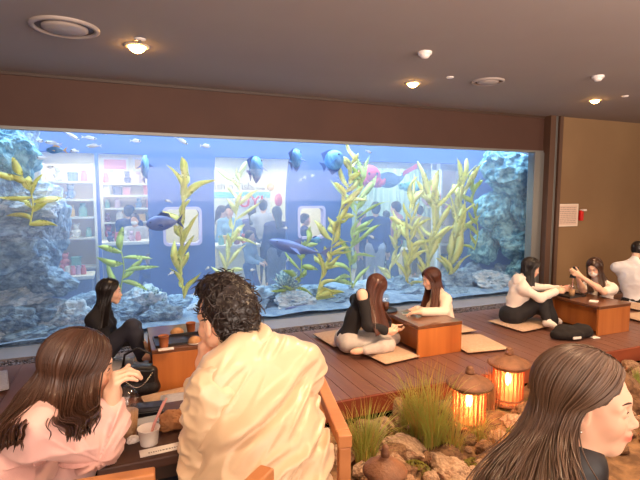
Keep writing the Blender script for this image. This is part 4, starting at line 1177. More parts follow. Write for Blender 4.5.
# grass
M_grass = leaf_mat('fresh_grass', srgb(204, 210, 112), srgb(166, 184, 84)); M_grass2 = leaf_mat('yellow_grass', srgb(220, 196, 112), srgb(196, 166, 86)); M_reed = leaf_mat('dry_reed', srgb(220, 168, 120), srgb(190, 132, 86))
def tuft(u, v, h, n, spread, ms, label, seed, w=.0035, dz=0, lean=(0, 0)):
    p = on_z(u, v, GZ); rn = random.Random(seed)
    t = empty('grass_tuft', (p.x, p.y, GZ-.02+dz), label, 'grass', 'grass tufts in the garden bed')
    mbs = [MB() for _ in ms]
    for k in range(n):
        a = rn.uniform(0, 2*PI); r0 = rn.uniform(0, .05+.03*spread); L = h*rn.uniform(.55, 1.1); b = rn.uniform(.08, spread)*L
        base = Vector((r0*math.cos(a), r0*math.sin(a), 0)); d = Vector((math.cos(a+rn.uniform(-.5, .5)), math.sin(a+rn.uniform(-.5, .5)), 0)); d += Vector((lean[0], lean[1], 0))
        side = Vector((-d.y, d.x, 0)).normalized()*w*rn.uniform(.7, 1.3)
        N = 7; vs = []; fs = []
        for i in range(N+1):
            q = i/N; c = base + d*(b*q**1.8) + Vector((0, 0, L*(q-.22*q**3*min(1.5, b/L*2))))
            ww = side*(1-q**1.5*.95); nn = Vector((d.x, d.y, .2)).normalized()*w*.35*(1-q)
            vs += [c-ww, c+nn, c+ww]
        for i in range(N):
            a0 = 3*i; fs += [(a0, a0+1, a0+4, a0+3), (a0+1, a0+2, a0+5, a0+4), (a0+2, a0, a0+3, a0+5)]
        mbs[k % len(ms)].add(vs, fs, 0, True)
    for mb, (m_, nm) in zip(mbs, ms): mb.build(nm, m_, t)
G = (M_grass, 'green_blades'); Yl = (M_grass2, 'yellow_blades'); D = (M_reed, 'dry_blades')
tuft(366, 462, .46, 220, .75, [G, G, Yl], 'green grass tuft right beside the wooden chair back', 1)
tuft(352, 452, .34, 90, .5, [G, Yl], 'smaller green tuft behind the wooden chair arm', 2)
tuft(433, 450, .66, 240, .75, [G, G, Yl], 'tallest grass tuft, in the middle of the garden before the lit lantern', 3)
tuft(418, 438, .58, 170, .7, [G, Yl], 'grass tuft rising before the empty cushion in the garden middle', 4)
tuft(408, 425, .36, 120, .5, [G, G], 'green tuft left of the tallest grass', 5)
tuft(452, 452, .34, 150, .8, [Yl, Yl, G], 'yellow arching grass tuft at the foot of the lit lantern', 6)
tuft(478, 438, .24, 110, .9, [Yl, G], 'short yellowish grass tuft under the foremost lit lantern', 7)
tuft(500, 452, .22, 110, .9, [Yl, D], 'low dry grass tuft by the hair of the woman at the right', 8)
tuft(492, 408, .42, 70, .25, [D], 'bunch of dry reeds standing between the two lit lanterns', 9)
tuft(514, 404, .44, 60, .25, [D], 'bunch of dry reeds behind the lantern nearest the deck', 10)
tuft(398, 402, .26, 60, .3, [D, Yl], 'thin dry reeds against the deck edge', 11)
tuft(640, 398, .34, 120, .5, [G, G], 'bright green tuft at the right edge behind the big brown boulder', 12)
tuft(84, 500, .30, 90, .6, [G, Yl], 'grass tuft under the near table at the bottom left', 13) if False else None
# rocks
M_rk = [mat('garden_rock_%d' % i, srgb(*c), .85, noise=(6, srgb(*c2), .35, .65), bump=(24, .5)) for i, (c, c2) in enumerate((((176, 140, 110), (130, 96, 70)), ((196, 164, 134), (150, 118, 92)), ((140, 104, 72), (98, 68, 44))))]
_gr = {}
def grock(x, y, z, r, label, group=None, mi=0, seed=0, name='garden_rock'):
    k = (seed % 8, mi)
    if k not in _gr:
        me = rock_mesh((1, 1, 1), seed % 8+20, .34, 4); me.materials.append(M_rk[mi]); _gr[k] = me
    o = bpy.data.objects.new(name, _gr[k]); o.location = (x, y, z); o.scale = r; o.rotation_euler = (0, 0, seed*1.3); COL.objects.link(o)
    return tag(o, label, 'rock', group)
rn = random.Random(11)
for (u, v, a, b, h, mi, lb) in ((405, 452, .20, .12, .07, 1, 'pale flat rock in front of the tallest grass'), (383, 428, .11, .08, .06, 1, 'pale rock left of the garden middle'), (375, 405, .11, .08, .07, 0, 'pinkish rock against the deck edge on the left'),
        (398, 412, .09, .07, .09, 1, 'upright pale rock behind the left green tufts'), (443, 470, .16, .10, .06, 1, 'broad pale rock at the bottom of the garden, right of the front lantern'), (548, 402, .11, .10, .13, 1, 'pale orange rock beside the lantern nearest the deck'),
        (524, 418, .12, .09, .08, 2, 'mossy brown rock before the lantern nearest the deck'), (622, 410, .26, .20, .24, 2, 'big brown boulder behind the face of the woman at the right'), (500, 470, .12, .09, .06, 2, 'brown rock beside the woman at the right'), (585, 400, .12, .1, .1, 2, 'brown rock between the pale orange rock and the boulder')):
    p = on_z(u, v, GZ); grock(p.x, p.y, GZ+h*.45, (a, b, h), lb, None, mi, rn.randint(0, 60))
n = 0
while n < 260:
    x, y = rn.uniform(1.0, 5.6), rn.uniform(2.1, 3.18)
    if any((x-l[0])**2+(y-l[1])**2 < (l[3]+.09)**2 for l in LANT): continue
    s = rn.choice((.03, .04, .05, .06, .08, .10)); grock(x, y, GZ+s*.25, (s*1.2, s, s*.75), 'small rounded stone lying loose in the garden bed', 'small loose stones in the garden bed', rn.randint(0, 2), n, 'stone'); n += 1
M_moss = leaf_mat('moss_sprig', srgb(150, 140, 56), srgb(116, 112, 40))
for i, (u, v) in enumerate(((385, 474), (520, 432), (476, 468), (455, 470), (540, 418), (398, 436), (560, 415), (500, 440), (415, 470), (350, 440), (535, 405), (590, 420), (430, 440))):
    p = on_z(u, v, GZ); mb = MB()
    for k in range(160):
        a, r = rn.uniform(0, 6.28), .10*math.sqrt(rn.random()); c = Vector((r*math.cos(a), r*math.sin(a), .05*(1-(r/.1)**2)))
        M = Matrix.Translation(c) @ Euler((rn.uniform(-.9, .9), rn.uniform(-.9, .9), rn.uniform(0, 6))).to_matrix().to_4x4()
        s = rn.uniform(.008, .016); mb.prism([(-s*.5, 0), (0, -s), (s*.5, 0), (0, s)], 0, .002, 0, M)
    o = mb.build('ground_plant', M_moss, None, (p.x, p.y, GZ)); tag(o, 'low leafy mossy plant creeping over the garden stones', 'plant', 'low mossy plants in the garden')
# ================================================================ PEOPLE
def V3(*a): return Vector(a)
def nrm(v): return Vector(v).normalized()
def tint_mat(name, col, rough, sss=0, spec=.5, sheen=0, bump=None, aniso=0, coat=0):
    m = mat(name, col, rough, bump=bump, spec=spec, sheen=sheen, sss=sss, coat=coat); nt = m.node_tree; p = nt.nodes['Principled BSDF']
    a = nt.nodes.new('ShaderNodeVertexColor'); a.layer_name = 'tint'
    mx = nt.nodes.new('ShaderNodeMix'); mx.data_type = 'RGBA'; mx.blend_type = 'MULTIPLY'; mx.inputs[0].default_value = 1
    mx.inputs[6].default_value = col; nt.links.new(a.outputs['Color'], mx.inputs[7]); nt.links.new(mx.outputs[2], p.inputs['Base Color'])
    if aniso: p.inputs['Anisotropic'].default_value = aniso
    return m
M_skin = tint_mat('skin', srgb(240, 196, 168), .5, sss=.15, spec=.35)
M_hair_black = tint_mat('hair_black', (.016, .011, .010, 1), .36, spec=.5)
M_hair_brown = tint_mat('hair_brown', (.060, .027, .016, 1), .34, spec=.5)
M_hair_red = tint_mat('hair_chestnut', (.085, .026, .014, 1), .36, spec=.5)
M_hair_ash = tint_mat('hair_ash', (.115, .066, .040, 1), .32, spec=.6)
M_eyew = mat('eye_white', srgb(236, 230, 226), .2); M_iris = mat('iris', srgb(38, 24, 18), .15); M_brow = mat('brow', srgb(66, 44, 34), .8)

def ik(a, c, l1, l2, hint):
    """middle joint between a and c bending towards hint"""
    a, c = Vector(a), Vector(c); v = c-a; L = min(v.length, (l1+l2)*.999); n = v.normalized()
    x = (l1*l1 - l2*l2 + L*L)/(2*L); h = math.sqrt(max(0, l1*l1-x*x))
    w = Vector(hint) - n*Vector(hint).dot(n)
    return a + n*x + (w.normalized()*h if w.length > 1e-6 else Vector())
def frame(x, z):
    """matrix whose columns are forward, left, up"""
    x = nrm(x); z = Vector(z); z = nrm(z - x*z.dot(x)); y = z.cross(x)
    return np.array([[x.x, y.x, z.x], [x.y, y.y, z.y], [x.z, y.z, z.z]], np.float32)

def hand_prims(wr, F, N, side, s=1.0, curl=(25, 30, 20), spread=4, thumb=(35, 20), curls=None):
    """side +1 left, -1 right; F finger direction, N the way the palm faces"""
    F = nrm(F); N = Vector(N); N = nrm(N - F*N.dot(F)); T = N.cross(F) if side > 0 else F.cross(N)
    wr = Vector(wr); out = []
    W = lambda x, y, z: wr + (F*x + T*y + N*z)*s
    out.append(cap(W(-.01, 0, 0), W(.03, .004, 0), .026*s, .030*s, .02))
    for y0, y1, x1 in ((.026, .027, .082), (.009, .010, .086), (-.009, -.009, .082), (-.024, -.027, .074)):
        out.append(cap(W(.02, y0*.7, 0), W(x1, y1, 0), .0155*s, .0115*s, .014))
    base = ((.088, .028, .040, .024, .019), (.092, .010, .045, .028, .020), (.088, -.009, .041, .026, .020), (.078, -.027, .032, .020, .017))
    for i, (bx, bY, l1, l2, l3) in enumerate(base):
        cu = curls[i] if curls else curl
        d0 = nrm(F + T*math.tan(R(spread*(1.5-i))))
        p = W(bx-.004, bY, 0); a = 0; r0 = (.0088, .0092, .0088, .0078)[i]
        for j, (L, c_) in enumerate(zip((l1, l2, l3), cu)):
            a += R(c_); d = d0*math.cos(a) + N*math.sin(a); q = p + d*(L*s)
            out.append(cap(p, q, (r0-.0007*j)*s, (r0-.0007*(j+1)-.0003)*s, .005 if j else .008)); p = q
    p = W(.018, .022, .006); d = nrm(F*math.cos(R(thumb[0])) + T*math.sin(R(thumb[0])) + N*.25)
    for j, (L, r0, r1) in enumerate(((.044, .014, .0115), (.032, .0112, .0098), (.026, .0096, .0080))):
        q = p + d*(L*s); out.append(cap(p, q, r0*s, r1*s, .012 if j == 0 else .004)); p = q
        d = nrm(d + N*math.tan(R(thumb[1]))*.6 + F*.12)
    return out

def head_prims(c, Mh, s=1.0, fem=True, mouth=0.0):
    c = Vector(c); Mv = Matrix(Mh.tolist())
    W = lambda x, y, z: c + Mv @ (Vector((x, y, z))*s)
    o = []
    o.append(ell(W(-.012, 0, .034), np.array((.098, .077, .086))*s, Mh, .03))
    o.append(ell(W(.032, 0, -.018), np.array((.056, .060, .074))*s, Mh, .03))
    jw = .040 if fem else .046
    for y in (-1, 1):
        o.append(cap(W(.005, y*jw, -.052), W(.062, y*.010, -.094), .026*s, .0165*s, .03))
        o.append(ell(W(.058, y*.036, -.028), np.array((.028, .027, .027))*s, Mh, .024))      # cheek
        o.append(cap(W(.084, y*.012, .026), W(.066, y*.050, .022), .010*s, .007*s, .018))    # brow
        o.append(ell(W(-.006, y*.077, -.008), np.array((.018, .0065, .031))*s, Mh, .006))    # ear
        o.append(sub(ell(W(.000, y*.0845, -.004), np.array((.0085, .005, .016))*s, Mh, .005)))
    o.append(ell(W(.068, 0, -.097), np.array((.018, .020, .015))*s, Mh, .02))                # chin
    o.append(cap(W(.080, 0, -.064), W(.083, 0, -.056), .019*s, .019*s, .02))                 # muzzle
    for y in (-1, 1): o.append(sub(ell(W(.095, y*.033, .004), np.array((.018, .019, .013))*s, Mh, .014)))
    o.append(cap(W(.083, 0, .012), W(.104, 0, -.026), .0068*s, .0105*s, .014))               # nose
    o.append(ell(W(.107, 0, -.030), np.array((.0105, .0105, .009))*s, Mh, .006))
    for y in (-1, 1): o.append(ell(W(.096, y*.0125, -.034), np.array((.010, .007, .007))*s, Mh, .006))
    o.append(ell(W(.0985, 0, -.0565), np.array((.0085, .020, .0052))*s, Mh, .006))           # lips
    o.append(ell(W(.0975, 0, -.0675-mouth), np.array((.0085, .017, .0062))*s, Mh, .006))
    for y in (-1, 1):
        o.append(ell(W(.0765, y*.032, .003), np.array((.0142, .0155, .0118))*s, Mh, .005))   # lids over the eyeballs
    return o, W, Mv

def build_body_prims(J, s, fem, arm_r=1.0, leg_r=1.0, bulk=1.0):
    o = {}
    zt = nrm(J['chest']-J['pelvis']); yt = nrm(J['shL']-J['shR']); yt = nrm(yt - zt*yt.dot(zt)); xt = yt.cross(zt)
    Mt = np.array([[xt.x, yt.x, zt.x], [xt.y, yt.y, zt.y], [xt.z, yt.z, zt.z]], np.float32)
    ph = nrm(J['hipL']-J['hipR']); pz = nrm(zt - ph*zt.dot(ph)); px_ = ph.cross(pz)
    Mp = np.array([[px_.x, ph.x, pz.x], [px_.y, ph.y, pz.y], [px_.z, ph.z, pz.z]], np.float32)
    p, ch = J['pelvis'], J['chest']; L = (ch-p).length; b = s*bulk
    mid = J.get('waist', p.lerp(ch, .42))
    tor_ = [ell(p, np.array((.100, .150 if fem else .145, .105))*b, Mp, .04),
            ell(mid, np.array((.082, .112 if fem else .130, .14))*b, Mt, .05),
            ell(p.lerp(ch, .72), np.array((.094, .130 if fem else .150, .150))*b, Mt, .05),
            cap(J['shL'].lerp(ch, .30) , J['shR'].lerp(ch, .30), .056*b, .056*b, .05),
            cap(J['shL'].lerp(J['neck'], .75), J['shL'].lerp(J['neck'], .05), .036*b, .042*b, .04),
            cap(J['shR'].lerp(J['neck'], .75), J['shR'].lerp(J['neck'], .05), .036*b, .042*b, .04)]
    if fem:
        for q in (-1, 1): tor_.append(ell(p.lerp(ch, .74) + xt*(.078*b) + yt*(q*.062*b), np.array((.050, .056, .056))*b, Mt, .04))
    o['torso'] = tor_
    for S in 'LR':
        a, e, w = J['sh'+S], J['el'+S], J['wr'+S]
        o['uarm'+S] = [cap(a, e, .050*s*arm_r, .037*s*arm_r, .04)]
        m_ = e.lerp(w, .28)
        o['farm'+S] = [cap(e, m_, .036*s*arm_r, .038*s*arm_r, .03), cap(m_, w, .038*s*arm_r, .0235*s*arm_r, .03)]
        h, k, an, t = J['hip'+S], J['kn'+S], J['an'+S], J['toe'+S]
        o['thigh'+S] = [cap(h, k, .084*s*leg_r, .053*s*leg_r, .05)]
        cf = k.lerp(an, .3)
        o['shin'+S] = [cap(k, cf, .050*s*leg_r, .052*s*leg_r, .03), cap(cf, an, .052*s*leg_r, .032*s*leg_r, .03)]
        hd = nrm(t-an)
        o['foot'+S] = [cap(an, an + (t-an)*.75, .034*s, .032*s, .02), cap(an + (t-an)*.6, t, .032*s, .022*s, .02), cap(an, an - hd*.035*s + V3(0, 0, -.02*s), .03*s, .028*s, .03)]
    o['neck'] = [cap(J['neck'] - zt*.03, J['headc'] + (J['neck']-J['headc'])*.35, .052*s, .046*s, .04)]
    return o, Mt, Mp

def person(label, J, s=1.0, fem=True, heading=None, vox=.006, hands=None, head_dir=(1, 0, 0), head_up=(0, 0, 1), group=None, bulk=1.0, arm_r=1.0, leg_r=1.0, face=True, mouth=0, tone=(1, 1, 1), lips=(.86, .42, .42), head_s=None, floor=0.0, eye_open=1.0):
    """J: world-space joints. Returns the body object and everything the clothes need"""
    for k in J: J[k] = Vector(J[k])
    hs = head_s or s
    Mh = frame(head_dir, head_up)
    P, Mt, Mp = build_body_prims(J, s, fem, arm_r, leg_r, bulk)
    hp, W, Mv = head_prims(J['headc'], Mh, hs, fem, mouth)
    prims = []
    for k in ('torso', 'uarmL', 'uarmR', 'farmL', 'farmR', 'thighL', 'thighR', 'shinL', 'shinR', 'footL', 'footR', 'neck'): prims += P[k]
    prims += hp
    hands = hands or {}
    for S, sd in (('L', 1), ('R', -1)):
        h = dict(hands.get(S, {})); F = h.pop('F', J['wr'+S]-J['el'+S]); N = h.pop('N', (0, 0, -1))
        prims += hand_prims(J['wr'+S], F, N, sd, s, **h)
    org = Vector((J['pelvis'].x, J['pelvis'].y, floor))
    me = sdf_mesh(Sdf(prims), vox, 'body', origin=org)
    co = np.empty(len(me.vertices)*3, np.float32); me.vertices.foreach_get('co', co); co = co.reshape(-1, 3) + np.array(org, np.float32)
    H = (co - np.array(J['headc'], np.float32)) @ Mh / hs
    c = np.tile(np.array((*tone, 1), np.float32), (len(co), 1))
    lip = np.exp(-(((H[:, 2]+.062)/.0095)**4 + (H[:, 1]/.024)**4)) * (H[:, 0] > .078)
    chk = np.exp(-(((H[:, 2]+.03)/.026)**2 + ((np.abs(H[:, 1])-.042)/.026)**2))*(H[:, 0] > .02)
    c[:, :3] *= 1 - lip[:, None]*(1-np.array(lips, np.float32)); c[:, :3] *= 1 - .35*chk[:, None]*(1-np.array((1.0, .72, .68), np.float32))
    np_color(me, c)
    me.materials.append(M_skin)
    body = link_mesh('person', me, None, None, org); tag(body, label, 'person', group)
    if face:
        for y in (-1, 1):
            e = MB().ball((0, 0, 0), .0122*hs, 16, 12, 0).ball((.0052*hs, 0, -.0018), (.0074*hs, .0062*hs, .0062*hs), 12, 8, 1)
            o = e.build('eye', [M_eyew, M_iris], body)
            o.matrix_local = Matrix.Translation(W(.0785, y*.032, .0015) - org) @ Mv.to_4x4()
            q = MB().tube([W(.0875-.0006*abs(a), y*(.0205+.0245*a), .0072+.0050*math.sin(PI*a)-.006*(1-eye_open)) - org + Mv @ Vector((.0035-.008*a*a, 0, 0))*hs for a in (0, .25, .5, .75, 1)], [.0006, .0014, .0017, .0017, .001], 6)
            q.build('eyelash', M_brow, body)
            q = MB().tube([W(.0935-.020*a*a, y*(.014+.040*a), .0262+.006*math.sin(PI*a*.8)) - org for a in (0, .25, .5, .75, 1)], [.0018, .0028, .0028, .0022, .001], 6, flat=.6)
            q.build('eyebrow', M_brow, body)
    return body, P, Mt, Mp, Mh, Mv, W, org

def garment(body, name, prims, inflate, m, vox, org, disp=None, clip=None, label=None):
    me = sdf_mesh(Sdf(prims, disp, inflate, clip), vox, name, origin=org); me.materials.append(m)
    o = link_mesh(name, me, None, body)
    if label: o['label'] = label
    return o
def shorten(prims, f0, f1):
    out = []
    for p in prims:
        if p[0] == 'cap':
            a = p[1] + (p[2]-p[1])*f0; b = p[1] + (p[2]-p[1])*f1
            out.append(('cap', a, b, p[3]+(p[4]-p[3])*f0, p[3]+(p[4]-p[3])*f1, p[5]))
        else: out.append(p)
    return out
def folds(amp, sc=9.0, st=(1, 1, 1), seed=1, ridge=.6):
    st = np.array(st, np.float32)*sc
    def f(P):
        n = vnoise(P*st + seed*7.1, seed); n2 = vnoise(P*st*2.1 + seed*3.3, seed+9)
        return amp*(ridge*(1-2*np.abs(n)) + (1-ridge)*n2)*-1.0
    return f

def long_hair(body, m, W, Mv, hs, org, ends, seed=1, gap=62, thick=.012, nphi=220, nt=40, part_y=0.0, strands=160, wave=.0, puff=1.0, bangs=False, theta=98, fore=.085, bulge=0.0, splits=()):
    """ends: list of (angle in degrees from the face, end point in the world, half-spread) from left (+) round the back to right (-)"""
    rn = np.random.RandomState(seed)
    ax = Vector((.110*puff, .090*puff, .100*puff)); cc = Vector((-.014, 0, .036))
    E = sorted(ends, key=lambda e: e[0])
    def endpt(ph):
        if ph <= E[0][0]: k0 = k1 = E[0]; t = 0
        elif ph >= E[-1][0]: k0 = k1 = E[-1]; t = 0
        else:
            for i in range(len(E)-1):
                if E[i][0] <= ph <= E[i+1][0]: k0, k1 = E[i], E[i+1]; t = (ph-k0[0])/(k1[0]-k0[0])
        t = t*t*(3-2*t)
        return Vector(k0[1]).lerp(Vector(k1[1]), t)
    def path(ph, lift=0.0, n=nt, endoff=Vector((0, 0, 0))):
        a = R(ph); back = (1-math.cos(a))/2               # 0 at the face, 1 at the nape
        sgn = 1 if (ph % 360) < 180 else -1
        b2 = max(0, (abs((ph+180) % 360-180)-gap)/(180-gap)); rx = fore*(1-b2)**1.5 - .055*b2
        dr = nrm((rx/ax.x, (part_y + sgn*.004)/ax.y, math.sqrt(max(.05, 1-(rx/ax.x)**2))))
        th = R(theta + 14*back)
        de = Vector((math.sin(th)*math.cos(a), math.sin(th)*math.sin(a), math.cos(th)))
        ang = dr.angle(de)
        pts = []; n1 = int(n*.42)
        for i in range(n1+1):
            t = i/n1; d = (dr*math.sin((1-t)*ang) + de*math.sin(t*ang))/math.sin(ang)
            q = cc + Vector((d.x*ax.x, d.y*ax.y, d.z*ax.z))*(1+lift*(.3+t))
            pts.append(W(*q))
        p0 = pts[-1]; tg = (pts[-1]-pts[-2]).normalized(); e = endpt(ph) + endoff
        L = (e-p0).length; c1 = p0 + (tg*.6 + V3(0, 0, -.4)).normalized()*L*.38; c2 = e.lerp(p0, .35) + V3(0, 0, .0)
        for i in range(1, n-n1):
            t = i/(n-n1-1); u = 1-t
            q = p0*u**3 + c1*(3*u*u*t) + c2*(3*u*t*t) + e*t**3
            if bulge:
                ob = Mv @ Vector((math.cos(a), math.sin(a), 0)); ob.z = 0; q += ob.normalized()*(bulge*math.sin(PI*min(1, t*1.1)))
            if wave: q += V3(math.sin(9*t+ph*.05), math.cos(8*t+ph*.07), 0)*wave*t
            pts.append(q)
        return pts
    phis = np.linspace(gap, 360-gap, nphi)
    s1 = np.cumsum(rn.normal(size=nphi)); s1 -= np.linspace(s1[0], s1[-1], nphi); s1 = s1/np.abs(s1).max()
    s2 = rn.uniform(-1, 1, nphi); s3 = np.convolve(rn.uniform(-1, 1, nphi+8), np.ones(5)/5, 'same')[4:4+nphi]*1.6
    vs = []; fs = []; cols = []
    for layer in (0, 1):
        for i, ph in enumerate(phis):
            pp = path(ph)
            for j, p in enumerate(pp):
                t = j/(len(pp)-1)
                a = R(ph); out = Mv @ Vector((math.cos(a), math.sin(a), .25)); out.normalize()
                amp = (.0035*s2[i] + .009*s3[i])*min(1, t*2.2) + .012*s1[i]*max(0, t-.35)
                q = p + out*(amp*hs) if layer == 0 else p + out*(amp*hs) - out*(thick*hs*min(1, t*3+.1))
                if layer == 0 and t > .55: q = q + V3(0, 0, 1)*(-.03*s2[i]*(t-.55))
                vs.append(q - org)
                k = 1 + .28*s3[i] + .14*s2[i] + .10*math.sin(t*6+i*.13)
                cols.append((k, k, k, 1))
    n = nt; N = nphi*n
    for L_ in (0, 1):
        for i in range(nphi-1):
            for j in range(n-1):
                a = L_*N + i*n + j; q = (a, a+1, a+n+1, a+n)
                if any(A < phis[i] < B and j > n*T for A, B, T in splits): continue
                fs.append(q if L_ == 0 else q[::-1])
    for i in range(nphi-1):                                   # hem and part line
        if any(A < phis[i] < B for A, B, T in splits): continue
        a = i*n+n-1; fs.append((a, N+a, N+a+n, a+n)); a = i*n; fs.append((a, a+n, N+a+n, N+a))
    for j in range(n-1):
        fs.append((j, N+j, N+j+1, j+1)); a = (nphi-1)*n+j; fs.append((a, a+1, N+a+1, N+a))
    mb = MB(); mb.add(vs, fs, 0, True)
    for k in range(strands):
        ph = rn.uniform(gap-3, 360-gap+3)
        if any(A < ph < B for A, B, T in splits): continue
        pp = path(ph, rn.uniform(.0, .05), 26, V3(*(rn.normal(size=3)*.016)))
        cut = rn.randint(18, 27); pp = [p - org for p in pp[rn.randint(0, 6):cut]]
        if len(pp) < 4: continue
        r = rn.uniform(.0009, .0022)*hs; v0 = len(mb.v)
        mb.tube(pp, [r]*(len(pp)-1)+[r*.3], 4, cap=False, ref=Mv @ Vector((-math.sin(R(ph)), math.cos(R(ph)), 0))); kk = rn.uniform(.8, 1.5); cols += [(kk, kk, kk, 1)]*(len(mb.v)-v0)
    me = mb.mesh('hair'); np_color(me, cols); me.materials.append(m)
    return link_mesh('hair', me, None, body)

def scalp(body, m, W, Mh, hs, org, vox, front=.062, low=-.05, noise=.0015, name='hair_roots', seed=2, size=1.0):
    """hair mass hugging the skull, cut back from the face"""
    pr = [ell(W(-.006, 0, .034), np.array((.094, .079, .088))*hs*size, Mh, .02), ell(W(-.030, 0, -.01), np.array((.055, .062, .062))*hs*size, Mh, .03),
          sub(ell(W(.115, 0, -.035), np.array((.098, .080, .105))*hs, Mh, .02)), sub(rbox(W(.03, 0, low-.10), (np.array((.3, .3, .10))*hs).tolist(), .01, Mh, .02))]
    me = sdf_mesh(Sdf(pr, lambda P: noise*fbm(P*60, seed, 3)), vox, name, origin=org)
    np_color(me, np.full((len(me.vertices), 4), .7)); me.materials.append(m)
    return link_mesh(name, me, None, body)

def auto(J, fwd, s=1.0, sw=.175, hw=.085):
    """fill shoulders and hips from pelvis, chest and facing"""
    f = nrm(fwd); lf = V3(-f.y, f.x, 0)
    J = {k: Vector(v) for k, v in J.items()}
    sx = Vector(J.pop('sax', lf)); hx = Vector(J.pop('hax', lf)); sx.normalize(); hx.normalize()
    J.setdefault('neck', J['chest'] + nrm(J['chest']-J['pelvis'])*.075*s)
    for S, q in (('L', 1), ('R', -1)):
        J.setdefault('sh'+S, J['chest'] + sx*(q*sw*s)); J.setdefault('hip'+S, J['pelvis'] + hx*(q*hw*s) - V3(0, 0, .02*s))
    return J
# ---------------------------------------------------------------- man in the beige jacket, seen from behind
def cam_dir(r, d, z=0): return nrm(_rt*r + Vector((math.sin(YAW), math.cos(YAW), 0))*d + V3(0, 0, z))
th = R(36); mf = cam_dir(-math.sin(th), math.cos(th))
J = auto(dict(pelvis=at_d(268, 552, 1.32), chest=at_d(254, 372, 1.43), neck=at_d(249, 344, 1.46), headc=at_d(227, 320, 1.535), shL=at_d(217, 386, 1.335), shR=at_d(303, 368, 1.54)), mf, 1.04)
J['elL'] = at_d(210, 472, 1.37); J['wrL'] = at_d(206, 372, 1.57)
J['wrR'] = J['chest'] + mf*.30 + V3(0, 0, -.24); J['elR'] = ik(J['shR'], J['wrR'], .30, .26, V3(0, 0, -1) - mf*.3)
for S, q in (('L', 1), ('R', -1)):
    lf = V3(-mf.y, mf.x, 0); J['an'+S] = J['pelvis'] + mf*.45 + lf*(q*.12); J['an'+S].z = .18
    J['kn'+S] = ik(J['hip'+S], J['an'+S], .44, .42, mf + V3(0, 0, .6)); J['toe'+S] = J['an'+S] + mf*.17 + V3(0, 0, -.05)
hd = cam_dir(-math.sin(R(48)), math.cos(R(48)), -.22)
MAN = J
B = person('man in a beige satin jacket seen from behind, chin resting on his hand', J, 1.04, False, vox=.0042, head_dir=hd, head_up=cam_dir(-.12, .12, 1), bulk=1.0, floor=.1,
    hands={'L': dict(F=cam_dir(-.15, .1, 1), N=cam_dir(.75, .3, .1), curl=(40, 55, 35)), 'R': dict(F=mf, N=(0, 0, -1))}, tone=(1.0, .93, .88))
body, P, Mt, Mp, Mh, Mv, W, org = B
M_satin = mat('beige_satin', srgb(224, 198, 164), .34, spec=.55, sheen=.15, noise=(5, srgb(216, 188, 152), .3, .7), bump=(200, .02))
u1 = np.array(cam_dir(.80, 0, .42), np.float32); u2 = np.array(cam_dir(-.42, 0, .80), np.float32); u3 = np.array(cam_dir(0, 1, 0), np.float32)
pc = np.array(J['chest'], np.float32)
def jacket_folds(P):
    Q = P - pc; a, b, c = Q @ u1, Q @ u2, Q @ u3
    wob = .05*vnoise(P*6, 3)
    n = vnoise(np.stack([a*3.2, (b+wob)*13, c*2], 1) + 3.3, 11); n2 = vnoise(np.stack([a*6, (b-wob)*27, c*4], 1), 12)
    low = np.clip((-.04-Q[:, 2])/.12, 0, 1)
    r = (1-2*np.abs(n))
    d = -(.015*r*(.45+.65*low) + .006*n2*(.4+.8*low)) - .006*vnoise(P*9, 5)
    n3 = vnoise(np.stack([a*5+b*4, (b+wob*1.5)*19 - a*5, c*3], 1), 17); d -= (.006*(1-2*np.abs(n3))*low)
    # one long crease from the left armpit up towards the right shoulder blade
    t = b - (-.088 + .04*a + .10*a*a); d += .020*np.exp(-(t/.012)**2)*np.exp(-((a-.03)/.13)**4) - .018*np.exp(-((t-.028)/.020)**2)*np.exp(-((a-.03)/.14)**4)
    for a0, b0, a1, b1, w_, h_ in ((-.07, -.267, .15, -.215, .010, .014), (-.05, -.245, .085, -.215, .008, .010), (-.04, -.35, .13, -.31, .011, .014), (-.10, -.20, .06, -.175, .010, .009), (-.12, -.31, .0, -.28, .010, .010), (.05, -.15, .19, -.13, .009, .010), (-.10, .02, .02, .05, .012, .006), (.08, -.28, .20, -.235, .008, .010)):
        q_ = np.clip((a-a0)/(a1-a0), 0, 1); t2 = b + .02*vnoise(P*7, 45) - (b0 + (b1-b0)*q_ + .02*np.sin(3.14*q_)); en = np.exp(-(((a-(a0+a1)/2)/((a1-a0)*.5))**4))
        d = d - en*(h_*np.exp(-(t2/w_)**2) - h_*.9*np.exp(-((t2+2.2*w_)/(1.3*w_))**2))
    m_ = np.abs(vnoise(np.stack([(a+b)*6, (b-a*.5)*24, c*4], 1), 41)); d -= .006*np.clip(1-3*m_, 0, 1)
    return d.astype(np.float32)
lf = V3(-mf.y, mf.x, 0)
low = J['pelvis'].lerp(J['chest'], .18)
jk = P['torso'] + [ell(low, (.15, .19, .15), Mt, .05), ell(J['pelvis'].lerp(J['chest'], .55) - mf*.04, (.11, .165, .16), Mt, .05)] + [cap(J['shR'], J['elR'], .050, .048, .02), cap(J['elR'], J['elR'].lerp(J['wrR'], .9), .050, .040, .03)]
zt = nrm(J['chest']-J['pelvis'])
garment(body, 'jacket', jk, .020, M_satin, .0052, org, jacket_folds)
sl = [cap(J['shL']+V3(0, 0, -.022), J['elL'], .064, .056, .03), cap(J['elL'], J['elL'].lerp(J['wrL'], .80), .055, .042, .03)]
def sleeve_folds(P):
    n = vnoise(P*np.array((9, 9, 22), np.float32), 21); n2 = vnoise(P*np.array((20, 20, 34), np.float32), 23)
    return (-.013*(1-2*np.abs(n)) - .008*(1-2*np.abs(n2))).astype(np.float32)
garment(body, 'sleeve', sl, .016, M_satin, .005, org, sleeve_folds)
